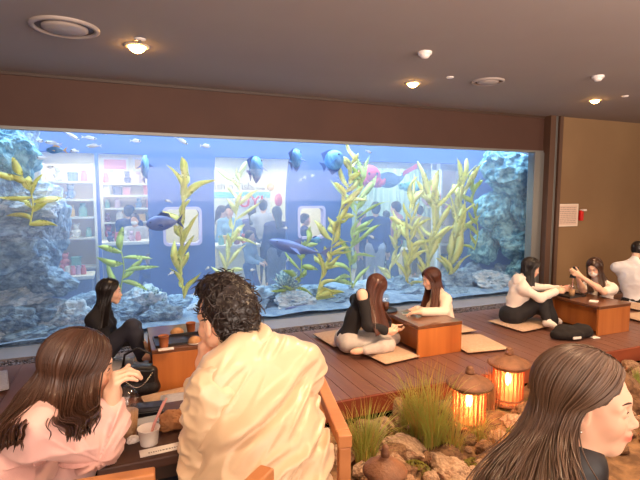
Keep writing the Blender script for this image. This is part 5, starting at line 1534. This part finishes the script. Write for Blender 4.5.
# stand collar
nk = J['neck'].lerp(J['headc'], .12)
ax_ = nrm(J['headc']-J['neck']); Mc = frame(mf, ax_)
garment(body, 'collar', [tor(nk, .066, .016, Mc, .01), tor(nk + ax_*.018, .064, .013, Mc, .012)], .002, M_satin, .005, org)
tr_ = []
for S in 'LR': tr_ += P['thigh'+S] + P['shin'+S]
M_jean = mat('dark_jeans', srgb(52, 52, 64), .8, bump=(150, .1))
garment(body, 'trousers', P['torso'][:1] + tr_, .014, M_jean, .012, org, folds(.008, 10))
for S in 'LR': garment(body, 'shoe', P['foot'+S], .01, M_black, .01, org)
# wavy short black hair
hs = .97
pr = [ell(W(-.018, 0, .050), np.array((.104, .084, .088))*hs, Mh, .03), ell(W(-.050, 0, .0), np.array((.068, .072, .072))*hs, Mh, .04), ell(W(-.07, 0, -.045), np.array((.040, .060, .035))*hs, Mh, .03), ell(W(.03, 0, .112), np.array((.066, .060, .026))*hs, Mh, .04),
      sub(ell(W(.135, 0, -.035), np.array((.105, .085, .105))*hs, Mh, .02)), sub(ell(W(.006, .104, -.03), np.array((.046, .046, .050))*hs, Mh, .015)), sub(ell(W(.006, -.104, -.03), np.array((.046, .046, .050))*hs, Mh, .015))]
def curly(P):
    w = np.stack([vnoise(P*14, 51), vnoise(P*14, 52), vnoise(P*14, 53)], 1)*.03
    n = vnoise((P+w)*42, 61); return (.009*np.abs(n) - .004 + .006*vnoise(P*20, 66) + .003*vnoise((P+w)*95, 63)).astype(np.float32)
f = Sdf(pr, curly); me = sdf_mesh(f, .0032, 'hair', origin=org)
mb = MB(); cols = []
co = np.empty(len(me.vertices)*3, np.float32); me.vertices.foreach_get('co', co); co = co.reshape(-1, 3)
no = np.empty(len(me.vertices)*3, np.float32); me.vertices.foreach_get('normal', no); no = no.reshape(-1, 3)
rn = np.random.RandomState(5)
hc = np.array(W(-.018, 0, .045) - org, np.float32)
np_color(me, np.full((len(me.vertices), 4), 1.0)); me.materials.append(M_hair_black); hair_o = link_mesh('hair', me, None, body)
for k in rn.choice(len(co), 1500, replace=False):
    p = Vector(co[k]); n_ = Vector(no[k]); a = Vector(rn.normal(size=3)); t = nrm(a - n_*a.dot(n_)); t = nrm(t*.6 + V3(0, 0, -.5) - n_*V3(0, 0, -.5).dot(n_)); bt = n_.cross(t)
    L = rn.uniform(.02, .045); cv = rn.uniform(-1, 1); pts = []
    for i in range(7):
        q = i/6; pts.append(p - n_*.006 + t*(L*q) + bt*(cv*.012*math.sin(q*2.6)) + n_*(.005*math.sin(PI*q)+.001) )
    r = rn.uniform(.0012, .0024); v0 = len(mb.v); mb.tube(pts, [r*.7, r, r, r, r*.9, r*.7, r*.3], 4, cap=False); kk = rn.uniform(.8, 2.2); cols += [(kk, kk*.95, kk*.9, 1)]*(len(mb.v)-v0)
me = mb.mesh('curls'); np_color(me, cols); me.materials.append(M_hair_black); link_mesh('curls', me, None, hair_o)

# ---------------------------------------------------------------- woman in pink at the left
pf = cam_dir(1, .12)
J = auto(dict(pelvis=at_d(-62, 556, 1.38), chest=at_d(24, 436, 1.39), neck=at_d(50, 408, 1.42), headc=at_d(80, 368, 1.46), shR=at_d(38, 432, 1.27), shL=at_d(52, 424, 1.54)), pf, .9)
J['elR'] = at_d(99, 450, 1.38); J['wrR'] = at_d(111, 402, 1.42)
J['wrL'] = at_d(92, 438, 1.56); J['elL'] = ik(J['shL'], J['wrL'], .27, .23, V3(0, 0, -1))
for S, q in (('L', 1), ('R', -1)):
    lf = V3(-pf.y, pf.x, 0); J['an'+S] = J['pelvis'] + pf*.40 + lf*(q*.09); J['an'+S].z = .17
    J['kn'+S] = ik(J['hip'+S], J['an'+S], .41, .39, pf + V3(0, 0, .5)); J['toe'+S] = J['an'+S] + pf*.15 + V3(0, 0, -.05)
PINK = J
B = person('woman in a pale pink sweatshirt with long dark hair, elbow on the table', J, .9, True, vox=.004, head_dir=cam_dir(1, .55, -.22), head_up=cam_dir(.2, 0, 1), floor=.1,
    hands={'R': dict(F=cam_dir(.22, .05, 1), N=cam_dir(.75, .45, -.3), curls=((62, 50, 30), (66, 45, 25), (62, 40, 25), (55, 35, 20)), thumb=(30, 25), spread=3), 'L': dict(F=cam_dir(1, -.2, 0), N=(0, 0, -1))})
body, P, Mt, Mp, Mh, Mv, W, org = B
M_pinkc = mat('pink_cotton', srgb(248, 204, 194), .85, sheen=.2, noise=(8, srgb(242, 194, 186), .3, .7), bump=(250, .06))
sw_ = P['torso'] + [ell(J['pelvis'].lerp(J['chest'], .2), (.118, .152, .15), Mt, .05)]
for S in 'LR': sw_ += [cap(J['sh'+S], J['el'+S], .040, .037, .012), cap(J['el'+S], J['el'+S].lerp(J['wr'+S], .62), .036, .030, .02), cap(J['el'+S].lerp(J['wr'+S], .60), J['el'+S].lerp(J['wr'+S], .72), .033, .031, .008)]
def pink_folds(P):
    n = vnoise(P*np.array((11, 11, 17), np.float32), 31); n2 = vnoise(P*25, 33); e = np.exp(-(np.linalg.norm(P - np.array(PINK['elR'], np.float32), axis=1)/.16)**2)
    q = P - np.array(PINK['elR'], np.float32); rr = np.linalg.norm(q, axis=1)
    n3 = vnoise(np.stack([np.arctan2(q[:, 2], q[:, 0])*3.2 + 4, rr*9, q[:, 1]*5], 1), 37)
    g = np.exp(-((rr-.13)/.11)**2)
    return (-(.006 + .006*e)*(1-2*np.abs(n)) - .004*n2 - .013*g*(1-2*np.abs(n3))).astype(np.float32)
garment(body, 'sweatshirt', sw_, .015, M_pinkc, .005, org, pink_folds)
garment(body, 'neckband', [tor(J['neck'].lerp(J['headc'], .05), .062, .010, frame(pf, nrm(J['headc']-J['neck'])), .01)], .002, M_pinkc, .005, org)
tr_ = []
for S in 'LR': tr_ += P['thigh'+S] + P['shin'+S]
garment(body, 'trousers', P['torso'][:1] + tr_, .012, M_jean, .012, org, folds(.007, 10))
for S in 'LR': garment(body, 'shoe', P['foot'+S], .01, M_white, .01, org)
scalp(body, M_hair_brown, W, Mh, .9, org, .005)
long_hair(body, M_hair_brown, W, Mv, .9, org, [(55, at_d(98, 420, 1.62)), (110, at_d(60, 430, 1.66)), (180, at_d(-10, 446, 1.26)), (234, at_d(14, 444, 1.12)), (244, at_d(62, 440, 1.08)), (265, at_d(78, 440, 1.08)), (300, at_d(93, 428, 1.16))], 3, gap=50, strands=420, nphi=300, puff=1.04, wave=.008, bulge=.03, splits=((233, 245, .66),))
chair(J['pelvis'].x-.02, J['pelvis'].y, math.atan2(pf.y, pf.x)-PI/2, 'wooden chair under the woman in pink', .52, .44, .42, arm=False)

# ---------------------------------------------------------------- woman at the right edge, in profile
hf = cam_dir(1, -.35)
J = auto(dict(pelvis=at_d(548, 800, .95), chest=at_d(562, 540, .96), neck=at_d(570, 492, .97), headc=at_d(585, 401, .99)), hf, .94)
J['shL'] = J['chest'] + V3(-hf.y, hf.x, 0)*.15; J['shR'] = J['chest'] - V3(-hf.y, hf.x, 0)*.15
for S, q in (('L', 1), ('R', -1)):
    lf = V3(-hf.y, hf.x, 0)
    J['wr'+S] = J['pelvis'] + hf*.32 + lf*(q*.10) + V3(0, 0, .10); J['el'+S] = ik(J['sh'+S], J['wr'+S], .27, .24, V3(0, 0, -1) - hf*.5)
    J['an'+S] = J['pelvis'] + hf*.42 + lf*(q*.1); J['an'+S].z = .17
    J['kn'+S] = ik(J['hip'+S], J['an'+S], .41, .39, hf + V3(0, 0, .5)); J['toe'+S] = J['an'+S] + hf*.15 + V3(0, 0, -.05)
B = person('woman with long ash-brown hair in profile at the bottom right', J, .88, True, vox=.0030, head_dir=cam_dir(1, -.56, -.06), head_up=(0, 0, 1), floor=.1, tone=(.90, .84, .80), lips=(.90, .30, .30), hands={'L': dict(F=hf, N=(0, 0, -1)), 'R': dict(F=hf, N=(0, 0, -1))}, eye_open=.4, head_s=.82)
body, P, Mt, Mp, Mh, Mv, W, org = B
M_greyk = mat('grey_knit', srgb(150, 128, 116), .9, noise=(50, srgb(126, 106, 96), .35, .65), bump=(160, .3))
cg = list(P['torso'])
for S in 'LR': cg += [cap(J['sh'+S], J['el'+S], .058, .054, .05), cap(J['el'+S], J['el'+S].lerp(J['wr'+S], .85), .052, .045, .03)]
garment(body, 'cardigan', cg, .020, M_greyk, .006, org, folds(.010, 10, (1, 1, .6), 4))
garment(body, 'high_neck_top', [cap(J['neck'] - V3(0, 0, .04), J['neck'].lerp(J['headc'], .30), .064, .056, .02)], .004, M_black, .005, org)
tr_ = []
for S in 'LR': tr_ += P['thigh'+S] + P['shin'+S]
garment(body, 'trousers', P['torso'][:1] + tr_, .012, M_jean, .012, org, folds(.007, 10))
for S in 'LR': garment(body, 'shoe', P['foot'+S], .01, M_black, .01, org)
scalp(body, M_hair_ash, W, Mh, .82, org, .0042)
long_hair(body, M_hair_ash, W, Mv, .82, org, [(55, at_d(618, 500, 1.04)), (110, at_d(560, 500, 1.10)), (180, at_d(470, 500, .95)), (235, at_d(500, 515, .80)), (258, at_d(556, 525, .77)), (276, at_d(588, 525, .79))], 8, gap=84, strands=600, nphi=420, nt=48, puff=1.03, wave=.006, bulge=.015)
MB().ball(W(-.004, -.084, -.046)-org, .0032, 10, 8).build('earring', M_chain, body)
chair(J['pelvis'].x, J['pelvis'].y, math.atan2(hf.y, hf.x)-PI/2, 'wooden chair under the woman in profile', .52, .44, .42, arm=False)
# ---------------------------------------------------------------- people sitting on the deck
M_blackc = mat('black_cotton', srgb(30, 27, 30), .85, bump=(120, .15)); M_whitec = mat('white_cotton', srgb(240, 226, 214), .85, bump=(120, .12))
M_palejean = mat('pale_jeans', srgb(206, 196, 188), .85, noise=(14, srgb(186, 178, 172), .35, .65)); M_sock = mat('white_sock', srgb(236, 226, 218), .9)
def mid(label, fwd, joints, hands, head_dir, head_up, top, pants, s=.93, fem=True, hair=None, ends=None, gap=60, sleeve=.9, top_clip=None, shoes=None, fold_seed=1, hairk={}, knees=None, bulk=.95, skirt=False, vox=.010):
    J = auto(joints, fwd, s, sw=.165 if fem else .19)
    lf = V3(-nrm(fwd).y, nrm(fwd).x, 0)
    for S in 'LR':
        if 'el'+S not in J: J['el'+S] = ik(J['sh'+S], J['wr'+S], .275*s, .24*s, V3(0, 0, -1) - Vector(fwd)*.3)
        if 'kn'+S not in J: J['kn'+S] = ik(J['hip'+S], J['an'+S], .41*s, .39*s, knees or V3(0, 0, 1))
        J.setdefault('toe'+S, J['an'+S] + nrm(Vector((J['an'+S]-J['kn'+S]).to_2d().to_3d()) + Vector(fwd)*.2)*.15*s)
    body, P, Mt, Mp, Mh, Mv, W, org = person(label, J, s, fem, vox=vox, hands=hands, head_dir=head_dir, head_up=head_up, bulk=bulk)
    pr = list(P['torso'])
    for S in 'LR': pr += shorten(P['uarm'+S], 0, 1 if sleeve > .5 else .85) + (([cap(J['el'+S], J['el'+S].lerp(J['wr'+S], sleeve), .040*s, .032*s, .03)]) if sleeve > .5 else [])
    if top_clip is None: pr += shorten(P['neck'], 0, .35)
    garment(body, 'top', pr, .014, top, .010, org, folds(.008, 11, seed=fold_seed), top_clip)
    tr_ = [P['torso'][0]]
    for S in 'LR': tr_ += P['thigh'+S] + P['shin'+S]
    if skirt: tr_ += [cap(J['hipL'].lerp(J['hipR'], .5), J['knL'].lerp(J['knR'], .5), .13*s, .10*s, .05), cap(J['knL'].lerp(J['knR'], .5), J['anL'].lerp(J['anR'], .35), .10*s, .075*s, .05)]
    garment(body, 'skirt' if skirt else 'trousers', tr_, .013, pants, .011, org, folds(.007, 11, seed=fold_seed+3))
    if shoes:
        for S in 'LR': garment(body, 'sock', P['foot'+S] + shorten(P['shin'+S][1:], .55, 1), .006, shoes, .010, org)
    if hair:
        scalp(body, hair, W, Mh, s, org, .008, size=1.0 if ends else 1.15, noise=.0015 if ends else .005)
        if ends: long_hair(body, hair, W, Mv, s, org, ends, fold_seed, gap=gap, strands=90, nphi=110, nt=26, **hairk)
    return body, J, P, Mt, Mh, Mv, W, org
D4 = 4.45
mid('woman in black with long black hair sitting against the glass with raised knees', cam_dir(1, .1),
    dict(pelvis=at_d(104, 350, D4), chest=at_d(99, 316, D4), neck=at_d(102, 306, D4), headc=at_d(110, 292, D4), wrR=at_d(136, 340, D4-.05), wrL=at_d(137, 338, D4+.15),
         anR=at_d(141, 357, D4-.08), anL=at_d(141, 353, D4+.14), knR=at_d(132, 326, D4-.10), knL=at_d(134, 326, D4+.14)),
    {'R': dict(F=cam_dir(1, 0, -.5), N=(0, 0, -1)), 'L': dict(F=cam_dir(1, 0, -.5), N=(0, 0, -1))}, cam_dir(1, .35, -.08), (0, 0, 1), M_blackc, M_jean, hair=M_hair_black,
    ends=[(60, at_d(112, 322, D4+.2)), (120, at_d(96, 332, D4+.2)), (180, at_d(82, 332, D4)), (240, at_d(92, 334, D4-.2)), (300, at_d(108, 326, D4-.18))], gap=62, fold_seed=3, hairk=dict(puff=1.08))
# off-shoulder top
D5 = 4.86
shR = at_d(362, 294, D5-.16)
mid('woman in an off-shoulder black top and pale trousers bending over her lap', cam_dir(1, .25),
    dict(pelvis=at_d(346, 339, D5), chest=at_d(361, 303, D5), neck=at_d(366, 295, D5), headc=at_d(376, 287, D5-.02), shR=shR, wrR=at_d(387, 331, D5-.22), wrL=at_d(391, 326, D5+.05), elR=at_d(368, 326, D5-.22),
         knR=at_d(389, 345, D5-.14), anR=at_d(366, 350, D5-.24), knL=at_d(394, 338, D5+.18), anL=at_d(372, 344, D5+.0), toeR=at_d(352, 352, D5-.24), toeL=at_d(360, 346, D5)),
    {'R': dict(F=cam_dir(.9, .2, -.3), N=cam_dir(0, 1, .3), curl=(35, 40, 20)), 'L': dict(F=cam_dir(.6, -.3, -.3), N=cam_dir(0, -.3, 1), curl=(35, 40, 20))}, cam_dir(.75, .45, -.75), cam_dir(.6, .2, 1), M_blackc, M_palejean, hair=M_hair_red,
    ends=[(45, at_d(392, 322, D5-.02)), (110, at_d(380, 318, D5+.16)), (180, at_d(373, 326, D5-.26)), (240, at_d(376, 336, D5-.30)), (315, at_d(390, 332, D5-.16))], gap=45, fold_seed=5, sleeve=.85,
    top_clip=lambda P, c=np.array(shR, np.float32), n=np.array(at_d(366, 296, D5), np.float32): np.maximum(.078 - np.linalg.norm(P-c, axis=1), .095 - np.linalg.norm(P-n, axis=1)).astype(np.float32), hairk=dict(puff=1.08))
# white blouse
D6 = 5.42
M_blouse = mat('cream_blouse', srgb(242, 220, 200), .8, bump=(120, .12))
mid('white-bloused woman with long chestnut hair facing left over the low table', cam_dir(-1, -.15),
    dict(pelvis=at_d(449, 328, D6), chest=at_d(440, 297, D6-.02), neck=at_d(437, 290, D6-.03), headc=at_d(431, 279, D6-.05), wrL=at_d(420, 312, D6-.42), wrR=at_d(416, 309, D6-.10), elL=at_d(444, 312, D6-.28),
         knL=at_d(425, 324, D6-.05), anL=at_d(446, 336, D6-.25), knR=at_d(428, 322, D6+.25), anR=at_d(450, 328, D6+.1)),
    {'L': dict(F=cam_dir(-1, .1, -.1), N=(0, 0, -1), curl=(20, 25, 15)), 'R': dict(F=cam_dir(-.9, -.3, -.1), N=(0, 0, -1), curl=(20, 25, 15))}, cam_dir(-1, -.25, -.30), cam_dir(-.15, 0, 1), M_blouse, M_jean, hair=M_hair_red,
    ends=[(45, at_d(428, 316, D6-.32)), (100, at_d(438, 314, D6-.30)), (180, at_d(452, 304, D6+.05)), (250, at_d(440, 306, D6+.2)), (315, at_d(419, 310, D6+.0))], gap=52, fold_seed=7, hairk=dict(puff=1.09))
# hooded woman
D7 = 5.86
body, J, P, Mt, Mh, Mv, W, org = mid('woman in a white hooded top sitting at the left of the right low table', cam_dir(1, .0),
    dict(pelvis=at_d(511, 314, D7), chest=at_d(519, 287, D7), neck=at_d(523, 278, D7), headc=at_d(531, 268, D7), wrR=at_d(557, 291, D7-.10), wrL=at_d(560, 289, D7+.06), elR=at_d(540, 298, D7-.18),
         knR=at_d(541, 301, D7-.10), knL=at_d(543, 301, D7+.10), anR=at_d(548, 323, D7-.25), anL=at_d(553, 319, D7+.02), toeR=at_d(555, 326, D7-.3), toeL=at_d(560, 322, D7)),
    {'R': dict(F=cam_dir(1, .1, 0), N=cam_dir(0, .9, -.3), curl=(30, 40, 25)), 'L': dict(F=cam_dir(1, -.1, .1), N=cam_dir(0, -.9, -.3), curl=(30, 40, 25))}, cam_dir(1, -.05, -.35), cam_dir(.25, 0, 1), M_whitec, M_blackc, hair=M_hair_black,
    ends=[(60, at_d(536, 286, D7+.1)), (120, at_d(528, 284, D7+.14)), (180, at_d(521, 279, D7)), (240, at_d(527, 286, D7-.14)), (300, at_d(535, 286, D7-.12))], gap=66, fold_seed=9, shoes=M_sock, skirt=True, hairk=dict(puff=1.09))
garment(body, 'hood', [ell(J['neck'] - cam_dir(1, 0)*.060 + V3(0, 0, -.03), (.070, .085, .085), Mt, .05), tor(J['neck'] + V3(0, 0, -.004), .066, .022, Mt, .03), sub(ell(J['neck'] + V3(0, 0, .06), (.050, .060, .06), Mt, .02))], .002, M_whitec, .009, org, folds(.006, 16))
# masked woman
D8 = 6.12
mf2 = cam_dir(-.75, -.55)
body, J, P, Mt, Mh, Mv, W, org = mid('masked woman with long brown hair in a white short-sleeved top looking at a phone', mf2,
    dict(pelvis=at_d(606, 311, D8+.05), chest=at_d(600, 287, D8), neck=at_d(598, 279, D8), headc=at_d(594.5, 268, D8-.04), wrL=at_d(580, 276, D8-.34), wrR=at_d(577, 277, D8-.18), elL=at_d(604, 292, D8-.32), elR=at_d(583, 290, D8-.05),
         knL=at_d(590, 313, D8-.30), anL=at_d(613, 319, D8-.36), knR=at_d(580, 308, D8+.05), anR=at_d(600, 314, D8-.15)),
    {'L': dict(F=cam_dir(-.8, .2, .45), N=cam_dir(-.2, .8, .3), curl=(35, 40, 25)), 'R': dict(F=cam_dir(-.7, -.3, .5), N=cam_dir(.4, -.6, .3), curl=(35, 40, 25))}, cam_dir(-.75, -.62, -.38), cam_dir(-.15, -.1, 1), M_whitec, M_jean, hair=M_hair_brown,
    ends=[(42, at_d(598, 296, D8-.26)), (100, at_d(610, 294, D8-.14)), (180, at_d(612, 284, D8+.12)), (250, at_d(600, 290, D8+.1)), (318, at_d(587, 293, D8-.10))], gap=46, fold_seed=11, sleeve=.3, hairk=dict(puff=1.09))
garment(body, 'face_mask', [ell(W(.050, 0, -.050), np.array((.054, .060, .046))*.93, Mh, .02)], .003, M_paper, .006, org)
p = at_d(574.5, 271, D8-.30)
phone((p.x, p.y, p.z-.02), math.atan2(mf2.y, mf2.x)+PI/2, 'phone held up in the hands of the masked woman', M_black, 0, R(60))
# person in white at the right edge
D9 = 6.95; gf = cam_dir(.65, .75)
mid('person in a white shirt with short black hair seen from behind at the right edge', gf,
    dict(pelvis=at_d(636, 302, D9), chest=at_d(631, 269, D9), neck=at_d(633, 261, D9), headc=at_d(638, 250, D9+.05), wrL=at_d(640, 295, D9+.42), wrR=at_d(668, 295, D9+.2),
         knL=at_d(655, 292, D9+.40), anL=at_d(662, 307, D9+.55), knR=at_d(690, 292, D9+.15), anR=at_d(690, 307, D9+.35)),
    {}, cam_dir(.7, .7, -.15), (0, 0, 1), mat('pale_shirt', srgb(232, 230, 232), .8, bump=(120, .12)), M_blackc, s=1.0, fem=False, hair=M_hair_black, fold_seed=13, vox=.011, bulk=1.12)
# ---------------------------------------------------------------- shoppers beyond the tank
_cl = {}
def cloth(c):
    if c not in _cl: _cl[c] = mat('shopper_cloth_%d' % len(_cl), srgb(*c), .85, noise=(9, srgb(*[max(0, k-14) for k in c]), .35, .65))
    return _cl[c]
def shopper(u, vtop, y, facing, top, pants, label, hair=M_hair_black, fem=False, mask=False, capc=None, arm=None, seed=1, long_=False, pack=None):
    p = on_y(u, vtop, y); H = p.z - SF; s = H/1.70; f = nrm(facing); lf = V3(-f.y, f.x, 0); b = Vector((p.x, y, SF))
    up = lambda h, a=0, l=0: b + V3(0, 0, h*s) + f*(a*s) + lf*(l*s)
    J = dict(pelvis=up(.90), chest=up(1.36), neck=up(1.42), headc=up(1.585, .03))
    J = auto(J, f, s, .17 if fem else .19)
    for S, q in (('L', 1), ('R', -1)):
        J['wr'+S] = up(.80, .10, q*.24) if arm is None else up(*[k*(q if i == 2 else 1) for i, k in enumerate(arm)])
        J['el'+S] = ik(J['sh'+S], J['wr'+S], .29*s, .25*s, -f + lf*q*.4 - V3(0, 0, .4))
        J['an'+S] = up(.08, -.02+.06*q*(seed % 2), q*.09); J['kn'+S] = ik(J['hip'+S], J['an'+S], .42*s, .41*s, f); J['toe'+S] = up(.03, .14+.06*q*(seed % 2), q*.10)
    body, P, Mt, Mp, Mh, Mv, W, org = person(label, J, s, fem, vox=.016*max(.7, s), head_dir=f - V3(0, 0, .12), floor=SF, face=False, bulk=1.0, tone=(.98, .92, .9))
    pr = list(P['torso'])
    for S in 'LR': pr += P['uarm'+S] + shorten(P['farm'+S], 0, .9)
    garment(body, 'top', pr, .02*s, cloth(top), .018, org, folds(.008, 9, seed=seed))
    tr_ = [P['torso'][0]]
    for S in 'LR': tr_ += P['thigh'+S] + P['shin'+S]
    garment(body, 'trousers', tr_, .018*s, cloth(pants), .018, org)
    hp = [ell(W(-.016, 0, .038), np.array((.108, .087, .095))*s, Mh, .02), ell(W(-.045, 0, -.02), np.array((.068, .074, .08))*s, Mh, .04)]
    if long_: hp += [cap(W(-.07, 0, -.03), W(-.09, 0, -.24), .07*s, .05*s, .04)]
    hp += [sub(ell(W(.115, 0, -.03), np.array((.098, .080, .105))*s, Mh, .02))]
    me = sdf_mesh(Sdf(hp, lambda Q: .006*fbm(Q*40, seed)), .013, 'hair', origin=org); np_color(me, np.full((len(me.vertices), 4), 1.0)); me.materials.append(hair); link_mesh('hair', me, None, body)
    if mask: garment(body, 'face_mask', [ell(W(.060, 0, -.048), np.array((.050, .056, .044))*s, Mh, .02)], .006, M_paper, .012, org)
    if capc: garment(body, 'cap', [ell(W(-.012, 0, .065), np.array((.112, .092, .07))*s, Mh, .02), ell(W(.10, 0, .05), np.array((.06, .07, .012))*s, Mh, .02)], .004, cloth(capc), .013, org)
    if pack:
        garment(body, 'backpack', [rbox(up(1.15, -.17), (.10*s, .14*s, .21*s), .06*s, Mt, .02)], .004, cloth(pack), .018, org)
ca = cam_dir(0, 1); cf = cam_dir(0, -1); cl_ = cam_dir(-1, 0); cr = cam_dir(1, 0)
shopper(135, 214, 9.25, cam_dir(.1, -1), (206, 200, 204), (90, 100, 140), 'masked shopper in a pale grey top behind the display table beyond the tank', M_hair_brown, True, True, arm=(1.0, .26, .12), seed=2)
shopper(128.5, 206, 9.62, ca, (52, 66, 120), (60, 66, 96), 'shopper in a dark blue top and cap with back turned at the pink shelf', capc=(40, 46, 84), seed=3)
shopper(221, 206, 9.25, cr, (214, 206, 206), (80, 90, 130), 'shopper in a pale top at the left side of the sign opening', M_hair_brown, True, seed=4, long_=True)
shopper(229.5, 205, 9.0, cf, (150, 190, 226), (80, 90, 130), 'shopper in a light blue top facing the tank below the sign', fem=True, seed=5)
shopper(252, 207, 9.35, ca, (98, 90, 140), (70, 76, 110), 'dark-haired shopper right below the red letters of the sign', fem=True, seed=6, long_=True)
shopper(263, 200, 9.2, ca, (196, 194, 200), (84, 90, 120), 'tall shopper in a grey shirt between the red letters and the red lantern', seed=7)
shopper(277, 207, 7.75, cam_dir(-.4, .9), (46, 56, 116), (150, 150, 170), 'shopper in a dark blue printed jacket by the right edge of the sign opening', fem=True, seed=8, long_=True)
shopper(249, 231, 7.7, cam_dir(.8, -.3), (150, 170, 190), (70, 96, 150), 'child in a grey-blue top standing before the pale counter under the sign', M_hair_brown, True, arm=(1.0, .3, .1), seed=9)
shopper(149, 254, 7.5, cf, (60, 80, 150), (210, 214, 226), 'small child in a dark blue top at the left edge of the wide blue panel', M_hair_brown, True, seed=10)
shopper(376, 202.5, 7.55, ca, (44, 64, 136), (190, 186, 196), 'man in a navy jumper and light trousers with back turned beyond the tank', seed=11)
shopper(397, 202, 8.3, cam_dir(-.8, .4), (232, 160, 160), (90, 110, 160), 'person in a pink top with a grey backpack right of the man in navy', M_hair_brown, seed=12, pack=(120, 130, 150))
shopper(420, 206, 8.9, ca, (236, 214, 110), (120, 110, 100), 'person in a yellow top below the patterned red lantern', seed=13)
shopper(386.5, 211, 9.0, ca, (60, 66, 110), (50, 56, 100), 'dark-clothed shopper half hidden behind the man in navy', fem=True, seed=14)
shopper(361, 212, 8.3, cam_dir(.7, -.6), (238, 190, 180), (120, 120, 150), 'shopper in a pale pink top left of the man in navy, behind the kelp', M_hair_brown, True, seed=15)
shopper(304, 214, 8.2, cr, (60, 70, 130), (60, 66, 110), 'dark-clothed shopper seen through the small rounded window', seed=16)
# ================================================================ LIGHT
def area(name, loc, rot, size, power, col, sy=None, spread=PI):
    l = bpy.data.lights.new(name, 'AREA'); l.energy = power; l.color = col; l.size = size
    if sy: l.shape = 'RECTANGLE'; l.size_y = sy
    l.spread = spread
    o = bpy.data.objects.new(name, l); o.location = loc; o.rotation_euler = rot; COL.objects.link(o); return o
def point(name, loc, power, col, r=.05):
    l = bpy.data.lights.new(name, 'POINT'); l.energy = power; l.color = col; l.shadow_soft_size = r
    o = bpy.data.objects.new(name, l); o.location = loc; COL.objects.link(o); return o
def spotl(name, loc, target, power, col, ang=70, r=.05, blend=.6):
    l = bpy.data.lights.new(name, 'SPOT'); l.energy = power; l.color = col; l.spot_size = R(ang); l.spot_blend = blend; l.shadow_soft_size = r
    o = bpy.data.objects.new(name, l); o.location = loc
    o.rotation_euler = (Vector(target)-Vector(loc)).to_track_quat('-Z', 'Y').to_euler(); COL.objects.link(o); return o
WARM = (1, .66, .38); BLUE = (.42, .62, 1)
# tank lamps over the water
for i, x in enumerate((-1.9, .1, 2.1, 4.1, 6.1)):
    area('tank_lamp', (x, 6.4, 4.3), (0, 0, 0), 1.9, TANK_W, (.62, .79, 1), .9)
# shop lights
for x in (-.5, 1.8, 4.0, 6.2):
    for y in (8.0, 9.6):
        area('shop_lamp_light', (x, y, SCZ-.04), (0, 0, 0), 1.2, SHOP_W, (1, .93, .78), 1.0)
# room: warm downlights, plus an unseen one added to brighten the garden bed
for (x, y, p) in ROOM_SPOTS:
    spotl('room_down_and_fill', (x, y, CEIL-.05), (x, y+.15, 0), p, WARM, 125, .12, .8)
for p in SPOTS:
    spotl('ceiling_spot', (p.x, p.y, CEIL-.06), (p.x, p.y+.35, 0), 22, WARM, 110, .05, .7)
for (x, y, z, r) in LANT:
    point('lantern_light', (x, y, z+.0), LANT_W, (1, .44, .18), .03)
for (x, y, z, tx, ty, tz, s1, s2, p, c) in ROOM_AREAS:
    area('fill_light', (x, y, z), (Vector((tx, ty, tz))-Vector((x, y, z))).to_track_quat('-Z', 'Y').to_euler(), s1, p, c, s2)  # unseen fill areas added to brighten the room and ceiling, no fittings there
w = bpy.data.worlds.new('room_air'); w.use_nodes = True; SC.world = w
w.node_tree.nodes['Background'].inputs[0].default_value = (.9, .75, .68, 1); w.node_tree.nodes['Background'].inputs[1].default_value = .0

# ================================================================ CAMERA
cd = bpy.data.cameras.new('camera'); cd.sensor_width = 36; cd.lens = FOC*36/640; cd.clip_start = .05
co = bpy.data.objects.new('camera', cd); COL.objects.link(co)
co.matrix_world = Matrix.Translation((0, 0, CAM_H)) @ Matrix((( _rt.x, _up.x, -_fw.x), (_rt.y, _up.y, -_fw.y), (_rt.z, _up.z, -_fw.z))).to_4x4()
SC.camera = co
vs = SC.view_settings; SC.display_settings.display_device = 'sRGB'
vs.view_transform = 'Standard'; vs.look = 'None'; vs.exposure = EXPO; vs.gamma = 1; vs.use_curve_mapping = False
SC.cycles.use_denoising = True
SC.cycles.max_bounces = 8; SC.cycles.transparent_max_bounces = 12; SC.cycles.volume_bounces = 1
SC.cycles.sample_clamp_indirect = 6; SC.cycles.caustics_reflective = False; SC.cycles.caustics_refractive = False
